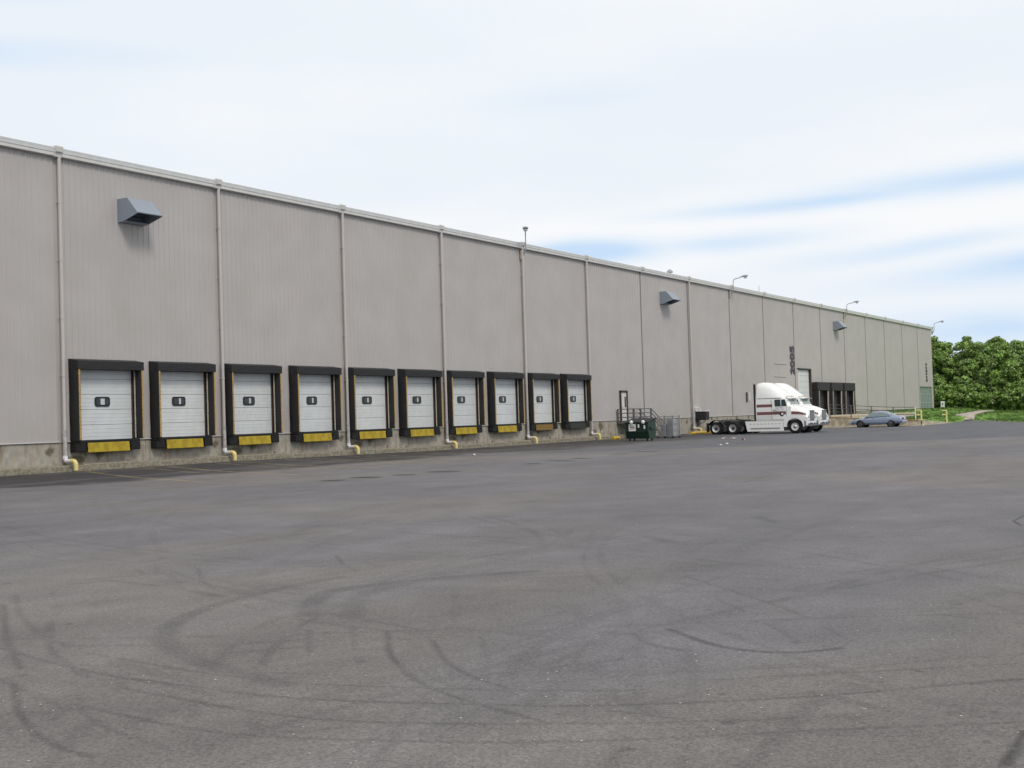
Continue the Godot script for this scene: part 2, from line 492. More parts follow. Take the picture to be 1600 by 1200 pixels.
func asphalt_map(n: int, x0: float, z0: float, side: float) -> ImageTexture:
	var res := side / n
	var rub := PackedFloat32Array(); rub.resize(n * n)     # rubber and tar
	var wet := PackedFloat32Array(); wet.resize(n * n)     # damp, oily dirt
	var paint := PackedFloat32Array(); paint.resize(n * n) # worn yellow paint
	var marks := [
		[[[800, 895], [700, 902], [600, 912], [525, 923], [490, 940], [480, 962]], 0.34, 0.42],
		[[[830, 893], [720, 903], [620, 915], [565, 930], [552, 945], [550, 965]], 0.3, 0.26],
		[[[530, 902], [450, 917], [375, 935], [310, 955], [270, 976], [258, 1000], [282, 1022], [350, 1046], [450, 1071]], 0.26, 0.3],
		[[[605, 985], [608, 1018], [634, 1050], [675, 1076], [750, 1101], [850, 1128]], 0.15, 0.42],
		[[[676, 1000], [690, 1025], [715, 1046], [745, 1060], [800, 1078]], 0.13, 0.42],
		[[[750, 995], [757, 1012], [760, 1030]], 0.16, 0.2],
		[[[482, 985], [484, 1020]], 0.18, 0.22], [[[552, 980], [555, 1016]], 0.18, 0.2],
		[[[135, 1020], [300, 1049], [450, 1066], [600, 1073], [800, 1079], [1000, 1079]], 0.1, 0.3],
		[[[210, 1060], [450, 1090], [800, 1102], [950, 1102], [1150, 1095], [1350, 1082], [1600, 1060]], 0.11, 0.42],
		[[[190, 1075], [325, 1100], [450, 1119], [600, 1129], [800, 1131], [1000, 1130], [1250, 1122]], 0.1, 0.4],
		[[[115, 1100], [250, 1130], [400, 1150], [600, 1157], [800, 1160], [1050, 1153], [1300, 1140], [1600, 1128]], 0.09, 0.34],
		[[[22, 1070], [28, 1108], [55, 1145], [100, 1170], [146, 1183]], 0.14, 0.42],
		[[[24, 930], [30, 960], [60, 990], [110, 1010]], 0.2, 0.18], [[[5, 945], [10, 1000], [32, 1046]], 0.2, 0.32],
		[[[80, 970], [76, 1000], [92, 1030], [140, 1060]], 0.22, 0.22],
		[[[0, 1012], [60, 1030], [150, 1052], [330, 1083]], 0.14, 0.3],
		[[[1045, 983], [1110, 1006], [1175, 1017], [1250, 1019], [1318, 1012]], 0.2, 0.5],
		[[[990, 990], [1014, 1006], [1070, 1017]], 0.22, 0.34],
		[[[1070, 900], [1150, 925], [1225, 950], [1262, 966]], 0.14, 0.26], [[[1118, 935], [1165, 956]], 0.13, 0.28],
		[[[1200, 975], [1250, 1004]], 0.12, 0.24], [[[1290, 980], [1332, 1004]], 0.12, 0.2],
		[[[310, 888], [314, 906], [336, 921]], 0.16, 0.26], [[[245, 880], [246, 900]], 0.2, 0.16], [[[265, 895], [290, 925]], 0.16, 0.14],
		[[[525, 868], [536, 882], [560, 893]], 0.16, 0.26], [[[570, 878], [600, 888]], 0.16, 0.2],
		[[[1010, 838], [1050, 848]], 0.3, 0.3], [[[1185, 808], [1210, 816]], 0.3, 0.3], [[[750, 838], [800, 842]], 0.35, 0.2],
		[[[700, 980], [800, 990], [900, 1000]], 0.2, 0.16], [[[400, 960], [600, 985], [800, 1002]], 0.14, 0.18],
		[[[0, 1060], [40, 1080], [110, 1110]], 0.2, 0.2], [[[120, 1085], [130, 1110], [170, 1140], [260, 1170]], 0.1, 0.26],
		[[[800, 1066], [900, 1064], [1060, 1050], [1300, 1040]], 0.1, 0.24], [[[950, 1110], [1080, 1125]], 0.09, 0.3],
		[[[1120, 1062], [1300, 1052], [1500, 1042], [1600, 1036]], 0.1, 0.28],
	]
	for m in marks:
		stamp(rub, n, x0, z0, res, curve_through(m[0]), m[1] * (0.75 if m[1] > 0.22 else 0.36), m[2] * (0.62 if m[1] > 0.22 else 0.85), 0.5, 0.35)
	for q in [[990, 990, 0.5], [1042, 984, 0.55], [915, 1046, 0.3], [860, 1050, 0.22], [540, 945, 0.6], [500, 945, 0.5]]:
		var c := px_ground(q[0], q[1], 0.0)
		for i in 5:
			var o: Vector2 = Vector2(rng.randf_range(-1, 1), rng.randf_range(-1, 1)) * q[2] * 0.35
			stamp(rub, n, x0, z0, res, [c + o, c + o + Vector2(0.08, 0.05)], q[2] * 0.42, 0.13, 0.9)
	# faint old sweeps of turning wheels, twin tyres side by side, all over the yard
	var r := RandomNumberGenerator.new()
	r.seed = 5
	for i in 160:
		var c := Vector2(x0 + r.randf() * side, z0 + r.randf() * side)
		if i % 2 and side < 100.0: c = px_ground(r.randf_range(-100, 1500), r.randf_range(800, 1190), 0.0)
		if c.y > 6.0 or c.y < WZ + 4.0: continue
		var rad := r.randf_range(5.0, 34.0)
		var a0 := r.randf() * TAU
		var len := r.randf_range(2.0, 13.0) / rad
		var wide := r.randf_range(0.05, 0.14)
		var dark := r.randf_range(0.05, 0.17)
		for twin in (2 if r.randf() < 0.55 else 1):
			var arc := []
			for k in 18: arc.append(c + Vector2(cos(a0 + len * k / 17.0), sin(a0 + len * k / 17.0)) * (rad + twin * 0.34) - Vector2(cos(a0), sin(a0)) * rad)
			stamp(rub, n, x0, z0, res, arc, wide, dark * (1.0 - 0.3 * twin), 0.6, 0.7)
	# drips of oil
	for i in 110:
		var c := px_ground(r.randf_range(-100, 1600), r.randf_range(690, 1190), 0.0)
		var d := r.randf_range(0.02, 0.06) * (1.0 + 0.02 * c.length())
		stamp(rub, n, x0, z0, res, [c, c + Vector2(d, d * r.randf_range(-1, 1))], d, r.randf_range(0.12, 0.4), 0.5)
	# cracks and a sealed joint
	for c in [[[[1600, 1142], [1590, 1158], [1580, 1168], [1576, 1180], [1568, 1200]], 0.014, 0.6], [[[1600, 806], [1583, 814], [1597, 822]], 0.035, 0.7], [[[1596, 1160], [1584, 1178], [1578, 1200]], 0.012, 0.4]]:
		var line := []
		for q in c[0]: line.append(px_ground(q[0], q[1], 0.0))
		stamp(rub, n, x0, z0, res, line, c[1], c[2], 0.3, 0.2)
	# tarred slots in a row in front of the docks
	for q in [[525, 756, 10], [575, 751, 22], [636, 747, 9], [686, 742, 6], [706, 742, 6], [836, 729, 9], [870, 724, 7], [884, 724, 7], [912, 720, 12], [972, 712, 11], [1004, 708, 6], [1019, 708, 4]]:
		var g := -0.1
		stamp(rub, n, x0, z0, res, [px_ground(q[0] - q[2] * 0.5, q[1], g), px_ground(q[0] + q[2] * 0.5, q[1], g)], 0.75, 0.85, 0.3)
	# bay lines before the docks, mostly worn away
	for i in DOCKS.size() + 1:
		var x: float = DOCKS[mini(i, DOCKS.size() - 1)] - 0.45 + (4.55 if i == DOCKS.size() else 0.0)
		stamp(paint, n, x0, z0, res, [Vector2(x + 0.2, WZ + 1.3), Vector2(x - 5.2, WZ + 13.0)], 0.2, 0.9, 0.3, 0.6)
		stamp(paint, n, x0, z0, res, [Vector2(x + 3.1, WZ + 1.4), Vector2(x - 1.6, WZ + 12.0)], 0.2, 0.65, 0.3, 0.85)
	var na := FastNoiseLite.new(); na.seed = 2; na.frequency = 0.06; na.fractal_octaves = 4
	var nb := FastNoiseLite.new(); nb.seed = 8; nb.frequency = 0.9; nb.fractal_octaves = 3
	var nc := FastNoiseLite.new(); nc.seed = 15; nc.frequency = 0.25; nc.fractal_octaves = 4
	var nd := FastNoiseLite.new(); nd.seed = 19; nd.frequency = 0.42; nd.fractal_octaves = 2
	var out := PackedByteArray()
	out.resize(n * n * 3)
	for y in n:
		var z := z0 + (y + 0.5) * res
		for x in n:
			var xx := x0 + (x + 0.5) * res
			var k := y * n + x
			var f := na.get_noise_2d(xx, z)
			var s := nc.get_noise_2d(xx * 0.28, z * 1.3)                    # drawn out along the yard
			var g := nb.get_noise_2d(xx * 0.7, z)
			var t := 1.0 + 0.045 * f + 0.085 * s + 0.07 * g + 0.05 * nd.get_noise_2d(xx, z)
			var c := Color(0.497, 0.485, 0.503)
			c = c.lerp(Color(0.522, 0.503, 0.500), smoothstep(-0.1, 0.45, f - 0.4 * s))
			# damp oily ground along the docks, with a ragged edge
			var damp := 0.0
			if z < WZ + 13.0 and xx < 98.0:
				var reach := 7.6 + 3.4 * na.get_noise_2d(xx * 1.7 + 40.0, 3.0) + 2.0 * nc.get_noise_2d(xx * 0.6, z * 0.6)
				damp = smoothstep(reach + 1.0, reach - 1.0, z - WZ) * (0.5 + 0.9 * smoothstep(-0.35, 0.3, s + 0.6 * g))
			c = c.lerp(Color(0.21, 0.20, 0.205), clampf(damp, 0, 1) * 0.88)
			# newer, darker surfacing towards the far end
			var seam := xx - (66.0 + 1.05 * (z + 14.5)) + nc.get_noise_2d(xx * 0.4, z * 0.4) * 1.5
			if z < -4.0:
				c = c.lerp(Color(0.43, 0.434, 0.465), smoothstep(0.0, 1.2, seam) * smoothstep(WZ + 4.0, WZ + 14.0, z + (xx - 60.0) * 0.12) * 0.9)
			c = c * t
			c = c.lerp(Color(0.17, 0.165, 0.165), rub[k])
			c = c.lerp(Color(0.70, 0.62, 0.40), paint[k])
			out[k * 3] = clampi(int(c.r * 255), 0, 255); out[k * 3 + 1] = clampi(int(c.g * 255), 0, 255); out[k * 3 + 2] = clampi(int(c.b * 255), 0, 255)
	return ImageTexture.create_from_image(Image.create_from_data(n, n, false, Image.FORMAT_RGB8, out))

func aggregate_tex() -> ImageTexture:   # stones of the asphalt, light and dark
	var n := 1024
	var a := FastNoiseLite.new(); a.seed = 31; a.noise_type = FastNoiseLite.TYPE_CELLULAR; a.frequency = 0.13; a.cellular_return_type = FastNoiseLite.RETURN_CELL_VALUE
	var b := FastNoiseLite.new(); b.seed = 33; b.frequency = 0.2; b.fractal_octaves = 2
	var ia := a.get_seamless_image(n, n)
	var ib := b.get_seamless_image(n, n)
	ia.convert(Image.FORMAT_L8); ib.convert(Image.FORMAT_L8)
	var da := ia.get_data()
	var db := ib.get_data()
	var out := PackedByteArray()
	out.resize(n * n * 3)
	for i in n * n:
		var v := 0.80 + 0.34 * (da[i] / 255.0 - 0.5) + 0.24 * (db[i] / 255.0 - 0.5)
		if da[i] > 240: v += 0.2
		if da[i] < 14: v -= 0.14
		var q := clampi(int(v * 255), 0, 255)
		out[i * 3] = q; out[i * 3 + 1] = q; out[i * 3 + 2] = clampi(q - 3, 0, 255)
	return ImageTexture.create_from_image(Image.create_from_data(n, n, false, Image.FORMAT_RGB8, out))

func patch(mesh: ArrayMesh, x0: float, x1: float, z0: float, z1: float, step: float, mx: float, mz: float, side: float, m: Material):
	var nx := int(ceil((x1 - x0) / step))
	var nz := int(ceil((z1 - z0) / step))
	var st := SurfaceTool.new()
	st.begin(Mesh.PRIMITIVE_TRIANGLES)
	for j in nz + 1:
		for i in nx + 1:
			var x := lerpf(x0, x1, float(i) / nx)
			var z := lerpf(z0, z1, float(j) / nz)
			st.set_uv(Vector2((x - mx) / side, (z - mz) / side))
			st.set_uv2(Vector2(x, z) / 2.1)
			st.set_normal(Vector3.UP)
			st.add_vertex(Vector3(x, ground(x, z), z))
	for j in nz:
		for i in nx:
			var a := j * (nx + 1) + i
			for q in [a, a + 1, a + nx + 2, a, a + nx + 2, a + nx + 1]: st.add_index(q)
	st.set_material(m)
	st.commit(mesh)

func build_yard():
	rng_noise.seed = 3
	rng_noise.frequency = 0.35
	rng_noise.fractal_octaves = 3
	var agg := aggregate_tex()
	var near := StandardMaterial3D.new()
	near.albedo_texture = asphalt_map(2048, -4.0, -44.0, 64.0)
	var far := StandardMaterial3D.new()
	far.albedo_texture = asphalt_map(1024, 60.0, -44.0, 128.0)
	for m in [near, far]:
		m.roughness = 0.88
		m.detail_enabled = true
		m.detail_albedo = agg
		m.detail_blend_mode = BaseMaterial3D.BLEND_MODE_MUL
		m.detail_uv_layer = BaseMaterial3D.DETAIL_UV_2
	var mesh := ArrayMesh.new()
	patch(mesh, -4, 60, -44, 20, 2.0, -4.0, -44.0, 64.0, near)
	patch(mesh, 60, 188, -44, 84, 2.0, 60.0, -44.0, 128.0, far)
	patch(mesh, -260, -4, -44, 84, 16.0, -4.0, -44.0, 64.0, near)
	patch(mesh, -4, 60, 20, 84, 8.0, -4.0, -44.0, 64.0, near)
	patch(mesh, -260, 188, 84, 400, 32.0, -4.0, -44.0, 64.0, near)
	var o := inst("asphalt_yard", mesh, null, self)
	o.set_meta("kind", "structure")
	tag(o, "grey asphalt truck yard with curved black tyre marks", "yard")
	# pebbles lying loose on the asphalt
	var st := S()
	var v := []
	for k in 6: v.append(Vector3(1, 0.6, 1) * (1.0 if k % 2 else 0.75))
	lathe(st, [Vector2(0, -0.4), Vector2(0.8, -0.15), Vector2(0.9, 0.2), Vector2(0.45, 0.5), Vector2(0, 0.55)], Vector3.ZERO, Vector3.UP, 6, -1)
	var mm := MultiMesh.new()
	mm.transform_format = MultiMesh.TRANSFORM_3D
	mm.mesh = done(st)
	mm.mesh.surface_set_material(0, mat(lin(0.42, 0.40, 0.37), 0.9))
	var r := RandomNumberGenerator.new()
	r.seed = 21
	mm.instance_count = 220
	for i in 220:
		var p := px_ground(r.randf_range(-60, 1660), 700.0 + 520.0 * pow(r.randf(), 0.8), 0.0)
		var sc := r.randf_range(0.004, 0.009) * (1.0 + 0.02 * p.length())
		mm.set_instance_transform(i, Transform3D(Basis(Vector3.UP, r.randf() * TAU).scaled(Vector3(sc, sc * 0.7, sc * r.randf_range(0.7, 1.2))), Vector3(p.x, ground(p.x, p.y) + sc * 0.2, p.y)))
	var g := MultiMeshInstance3D.new()
	g.name = "gravel"
	g.multimesh = mm
	add_child(g)
	g.set_meta("kind", "stuff")
	tag(g, "loose pale gravel scattered on the asphalt", "gravel")

func build_lawn():
	var xs := []
	var zs := []
	var x := 64.0
	while x < 620.0:
		xs.append(x)
		x += 4.0 if x < 112.0 else (0.55 if x < 156.0 else (2.0 if x < 215.0 else 22.0))
	var z := -200.0
	while z < 320.0:
		zs.append(z)
		z += 12.0 if z < -44.0 else (0.55 if z < -8.0 else (4.0 if z < 60.0 else 20.0))
	var n := FastNoiseLite.new()
	n.seed = 4; n.frequency = 0.12; n.fractal_octaves = 3
	var st := SurfaceTool.new()
	st.begin(Mesh.PRIMITIVE_TRIANGLES)
	st.set_smooth_group(0)
	for zz in zs:
		for xx in xs:
			var h := lawn(xx, zz)
			if h > -0.14: h += 0.03 * n.get_noise_2d(xx * 3.0, zz * 3.0) + 0.05 * n.get_noise_2d(xx * 0.5, zz * 0.5)
			st.add_vertex(Vector3(xx, h, zz))
	var w := xs.size()
	for j in zs.size() - 1:
		for i in w - 1:
			var a := j * w + i
			for q in [a, a + 1, a + w + 1, a, a + w + 1, a + w]: st.add_index(q)
	var o := put("lawn", st, M.grass, self)
	o.set_meta("kind", "structure")
	tag(o, "mown green grass bank beside the far end of the warehouse", "lawn")
	# blades standing on it
	var b := SurfaceTool.new()
	b.begin(Mesh.PRIMITIVE_TRIANGLES)
	var r := RandomNumberGenerator.new()
	r.seed = 9
	for k in 9:
		var p := Vector3(r.randf_range(-0.2, 0.2), 0, r.randf_range(-0.2, 0.2))
		var a := r.randf() * TAU
		var d := Vector3(cos(a), 0, sin(a))
		b.set_color(Color(0.12, 0.22, 0.035).lerp(Color(0.19, 0.31, 0.06), r.randf()))
		b.set_normal(Vector3.UP)
		b.add_vertex(p - d * 0.035); b.add_vertex(p + d * 0.035); b.add_vertex(p + Vector3(r.randf_range(-0.08, 0.08), r.randf_range(0.05, 0.10), r.randf_range(-0.08, 0.08)))
	var mm := MultiMesh.new()
	mm.transform_format = MultiMesh.TRANSFORM_3D
	mm.mesh = b.commit()
	mm.mesh.surface_set_material(0, M.leaf)
	var tf := []
	while tf.size() < 6000:
		var xx := r.randf_range(118.0, 200.0)
		var zz := r.randf_range(-41.0, -10.0)
		var h := lawn(xx, zz)
		if h < -0.14: continue
		var s := r.randf_range(0.7, 1.4)
		tf.append(Transform3D(Basis(Vector3.UP, r.randf() * TAU).scaled(Vector3(s, s, s)), Vector3(xx, h, zz)))
	mm.instance_count = tf.size()
	for i in tf.size(): mm.set_instance_transform(i, tf[i])
	var g := MultiMeshInstance3D.new()
	g.name = "grass"
	g.multimesh = mm
	add_child(g)
	g.set_meta("kind", "stuff")
	tag(g, "short green grass blades on the bank", "grass")
	# the footpath up the bank
	var line := [Vector2(146.6, -28.7), Vector2(155, -30.1), Vector2(164, -31.4), Vector2(174, -32.7), Vector2(182, -33.6), Vector2(189, -33.9)]
	var c := Curve3D.new()
	for i in line.size():
		var t := Vector2.ZERO
		if i > 0 and i < line.size() - 1: t = (line[i + 1] - line[i - 1]) / 6.0
		c.add_point(Vector3(line[i].x, 0, line[i].y), Vector3(-t.x, 0, -t.y), Vector3(t.x, 0, t.y))
	var ps := S()
	var last := []
	var len := c.get_baked_length()
	var k := 0.0
	while k <= len:
		var p := c.sample_baked(k)
		var q := c.sample_baked(minf(k + 0.2, len))
		if q.distance_to(p) < 0.01: break
		var side := (q - p).cross(Vector3.UP).normalized() * 1.05
		var h := maxf(lawn(p.x, p.z), -0.15) + 0.10
		var now := [Vector3(p.x - side.x, h, p.z - side.z), Vector3(p.x + side.x, h, p.z + side.z)]
		if last:
			smooth(ps)
			face(ps, [last[0], last[1], now[1], now[0]], Vector3.UP)
			flat(ps)
			for e in 2: face(ps, [last[e], now[e], now[e] - Vector3(0, 0.3, 0), last[e] - Vector3(0, 0.3, 0)], side * (1.0 if e else -1.0))
		last = now
		k += 1.0
	var fp := put("footpath", ps, M.path, self)
	fp.set_meta("kind", "structure")
	tag(fp, "pale concrete footpath climbing the grass bank", "footpath")

# ------------------------------------------------------------------ the warehouse
func ribbed(w: float, y0: float, y1: float) -> ArrayMesh:   # a sheet of ribbed metal cladding, w wide
	var st := S()
	var n := int(round(w / 0.305))
	var p := w / n
	var pts := []
	for i in n:
		var x := i * p
		pts.append_array([Vector2(x, 0.0), Vector2(x + p * 0.5 - 0.05, 0.0), Vector2(x + p * 0.5 - 0.028, 0.026), Vector2(x + p * 0.5 + 0.028, 0.026), Vector2(x + p * 0.5 + 0.05, 0.0)])
	pts.append(Vector2(w, 0.0))
	for i in pts.size() - 1:
		var a: Vector2 = pts[i]
		var b: Vector2 = pts[i + 1]
		face(st, [Vector3(a.x, y0, a.y), Vector3(b.x, y0, b.y), Vector3(b.x, y1, b.y), Vector3(a.x, y1, a.y)], Vector3(0, 0, 1))
		face(st, [Vector3(a.x, y0, a.y), Vector3(b.x, y0, b.y), Vector3(b.x, y0, -0.05), Vector3(a.x, y0, -0.05)], Vector3.DOWN)
	return done(st)

func build_warehouse():
	var t := thing("warehouse", "long light grey ribbed metal warehouse with a flat roof and concrete foot", "warehouse", Vector3(JOINTS[0], 0, WZ))
	var ox: float = JOINTS[0]
	var sheet := ribbed(9.144, Y_BASE, Y_EAVE)
	var high := ribbed(9.144, 4.36, Y_EAVE)
	for i in JOINTS.size() - 1:
		var w: float = JOINTS[i + 1] - JOINTS[i]
		var last := i == JOINTS.size() - 2
		var o := inst("wall_panel", high if last else sheet, M.wall, t, Vector3(JOINTS[i] - ox, 0, 0.035))
		o.scale.x = w / 9.144
		# base flashing, gutter and its lip for the bay
		var st := S()
		span(st, Vector3(0.02, Y_BASE - 0.035, -0.02), Vector3(w - 0.02, Y_BASE - 0.003, 0.085), 0.006)
		if not last: put("base_flashing", st, M.trim, t, Vector3(JOINTS[i] - ox, 0, 0))
		st = S()
		prism(st, [Vector2(0.0, 12.78), Vector2(0.24, 12.78), Vector2(0.25, 12.86), Vector2(0.27, 12.96), Vector2(0.24, 12.985), Vector2(0.0, 12.985)], Vector3(0.16, 0, 0), Vector3(0, 0, 1), Vector3(0, 1, 0), Vector3(w - 0.32, 0, 0))
		var gut := put("gutter", st, M.gutter, t, Vector3(JOINTS[i] - ox, 0, 0.02))
		st = S()
		prism(st, [Vector2(0.0, 12.62), Vector2(0.19, 12.62), Vector2(0.22, 12.64), Vector2(0.22, 12.777), Vector2(0.0, 12.777)], Vector3(0.16, 0, 0), Vector3(0, 0, 1), Vector3(0, 1, 0), Vector3(w - 0.32, 0, 0))
		put("fascia", st, M.trim, gut)
		# concrete foot, poured in two lengths
		for h in 2:
			st = S()
			var top := Y_BASE - 0.04
			if last: top = Y_BASE - 0.3
			span(st, Vector3(w * 0.5 * h + 0.006, -0.6, -0.5), Vector3(w * 0.5 * (h + 1) - 0.006, top, 0.015 + 0.004 * ((i + h) % 3)), 0.008)
			put("foundation", st, M.concrete, t, Vector3(JOINTS[i] - ox, 0, 0))
	# covers over the gutter joints
	for i in JOINTS.size():
		var st := S()
		prism(st, [Vector2(0.0, 12.60), Vector2(0.26, 12.60), Vector2(0.28, 12.76), Vector2(0.36, 12.79), Vector2(0.39, 12.99), Vector2(0.36, 13.03), Vector2(0.0, 13.03)], Vector3(-0.16, 0, 0), Vector3(0, 0, 1), Vector3(0, 1, 0), Vector3(0.32, 0, 0))
		put("gutter_joint", st, M.trim, t, Vector3(JOINTS[i] - ox, 0, 0.02))
		if i < JOINTS.size() - 1:
			st = S()
			span(st, Vector3(-0.13 if i > 8 else -0.055, Y_BASE + 0.01, 0.0), Vector3(0.0, Y_EAVE - 0.05, 0.066), 0.004)
			if i > 8: put("joint_gasket", st, M.gasket, t, Vector3(JOINTS[i] - ox, 0, 0))
			st = S()
			span(st, Vector3(0.003, Y_BASE + 0.01, 0.0), Vector3(0.11, Y_EAVE - 0.05, 0.10), 0.01)
			if i > 8: put("joint_cover", st, M.wall, t, Vector3(JOINTS[i] - ox, 0, 0))
	var W: float = JOINTS[-1] - ox
	var sr := S()
	span(sr, Vector3(-0.1, 12.7, -75.0), Vector3(W + 0.1, 12.9, 0.0))
	put("roof", sr, M.roof, t)
	for e in [[W - 0.06, "end_wall"], [0.0, "end_wall"]]:
		var se := S()
		span(se, Vector3(e[0], -0.4, -75.0), Vector3(e[0] + 0.06, 12.69, -3.5 if e[0] > 1.0 else -0.01))
		put(e[1], se, M.wall, t)
	var sb := S()
	span(sb, Vector3(0, -0.4, -75.06), Vector3(W, 12.69, -75.0))
	put("back_wall", sb, M.wall, t)
	# corner pier and recessed glazed entrance in the last bay
	var x0: float = JOINTS[-2] - ox
	var st2 := S()
	span(st2, Vector3(W - 0.95, 0.5, -3.5), Vector3(W + 0.02, 4.36, 0.06), 0.02)
	put("corner_pier", st2, M.wall, t)
	st2 = S()
	span(st2, Vector3(x0, 0.5, -3.5), Vector3(x0 + 0.35, 4.36, 0.06), 0.02)
	put("corner_pier", st2, M.trim, t)
	st2 = S()
	span(st2, Vector3(W - 0.06, 4.36, -3.5), Vector3(W, 12.69, -0.01))
	put("end_wall", st2, M.wall, t)
	st2 = S()
	span(st2, Vector3(x0, 4.30, -3.5), Vector3(W, 4.355, 0.0))
	put("soffit", st2, M.trim, t)
	st2 = S()
	span(st2, Vector3(x0, 0.6, -3.5), Vector3(W, 1.05, 0.3))
	put("threshold", st2, M.slab, t)
	var en := node("entrance_screen", t, Vector3(x0 + 0.35, 1.05, -0.16))
	for i in 8:
		for j in 3:
			st2 = S()
			span(st2, Vector3(0.92 * i + 0.03, [0.0, 1.0, 2.2][j] + 0.03, -0.01), Vector3(0.92 * i + 0.89, [1.0, 2.2, 3.25][j] - 0.03, 0.01))
			put("pane", st2, M.entrance, en)
		st2 = S()
		span(st2, Vector3(0.92 * i - 0.03, 0, -0.06), Vector3(0.92 * i + 0.03, 3.25, 0.06))
		put("mullion", st2, M.mullion, en)
	for y in [0.0, 1.0, 2.2, 3.22]:
		st2 = S()
		span(st2, Vector3(0, y - 0.03, -0.05), Vector3(7.6, y + 0.03, 0.055))
		put("transom", st2, M.mullion, en)
	# steel door at the head of the stairs
	var dr := node("side_door", t, Vector3(84.35 - ox, 1.22, 0.0))
	st2 = S()
	span(st2, Vector3(0, 0, 0.05), Vector3(0.95, 2.12, 0.10), 0.01)
	put("leaf", st2, M.trim, dr)
	st2 = S()
	for q in [[-0.12, 0.0, 0.0, 2.2], [0.95, 0.0, 1.09, 2.2], [-0.12, 2.12, 1.09, 2.26]]:
		span(st2, Vector3(q[0], q[1], 0.0), Vector3(q[2], q[3], 0.17), 0.01)
	put("frame", st2, M.jamb, dr)
	st2 = S()
	span(st2, Vector3(0.62, 1.0, 0.1), Vector3(0.86, 1.8, 0.108))
	put("pane", st2, M.window_glass, dr)
	st2 = S()
	tube(st2, [Vector3(0.1, 1.0, 0.1), Vector3(0.1, 1.0, 0.16), Vector3(0.22, 1.0, 0.16)], 0.014, 8)
	put("handle", st2, M.steel, dr)
	# tall white drive-in door beyond the trucks
	var dd := node("drive_in_door", t, Vector3(126.2 - ox, 0.95, 0.0))
	for k in 8:
		st2 = S()
		span(st2, Vector3(0, 0.6 * k + 0.006, 0.05), Vector3(3.4, 0.6 * (k + 1) - 0.006, 0.10), 0.012)
		put("panel", st2, M.door, dd)
	st2 = S()
	span(st2, Vector3(3.41, 0, 0.0), Vector3(3.62, 4.95, 0.34), 0.02)
	put("jamb", st2, M.jamb, dd)
	st2 = S()
	span(st2, Vector3(-0.2, 0, 0.0), Vector3(-0.01, 4.95, 0.12), 0.02)
	put("jamb", st2, M.trim, dd)
	st2 = S()
	span(st2, Vector3(-0.2, 4.81, 0.0), Vector3(3.40, 4.95, 0.34), 0.02)
	put("lintel", st2, M.charcoal, dd)
	# small blanked openings and vents in the cladding
	for q in [[119.0, 6.2, 122.6, 6.32], [118.9, 4.93, 122.5, 5.03]]:
		st2 = S()
		span(st2, Vector3(q[0] - ox, q[1], 0.03), Vector3(q[2] - ox, q[3], 0.10), 0.01)
		put("wall_flashing", st2, M.wall, t)
	for q in [[110.75, 2.5, 111.15, 3.4], [111.55, 2.6, 111.8, 3.35]]:
		st2 = S()
		span(st2, Vector3(q[0] - ox, q[1], 0.03), Vector3(q[2] - ox, q[3], 0.12), 0.01)
		put("wall_vent", st2, M.charcoal if q[0] < 111.4 else M.trim, t)

func build_kerb():
	var k := Node3D.new()
	k.name = "dock_kerb"
	add_child(k)
	k.set_meta("kind", "structure")
	tag(k, "low concrete kerb along the foot of the dock wall", "kerb")
	var x := 7.0
	var i := 0
	while x < 83.5:
		var g := ground(x + 1.5, WZ + 0.3)
		var st := S()
		prism(st, [Vector2(0.02, -0.3), Vector2(0.52, -0.3), Vector2(0.50, 0.22), Vector2(0.46, 0.26), Vector2(0.02, 0.265)], Vector3(0.008, 0, 0), Vector3(0, 0, 1), Vector3(0, 1, 0), Vector3(3.03, 0, 0))
		var o := put("kerb_stone", st, M.kerb, k, Vector3(x, g + 0.02 * sin(i * 2.3), WZ + 0.012 * sin(i * 1.7)))
		o.rotation.y = 0.004 * sin(i * 3.1)
		x += 3.046
		i += 1

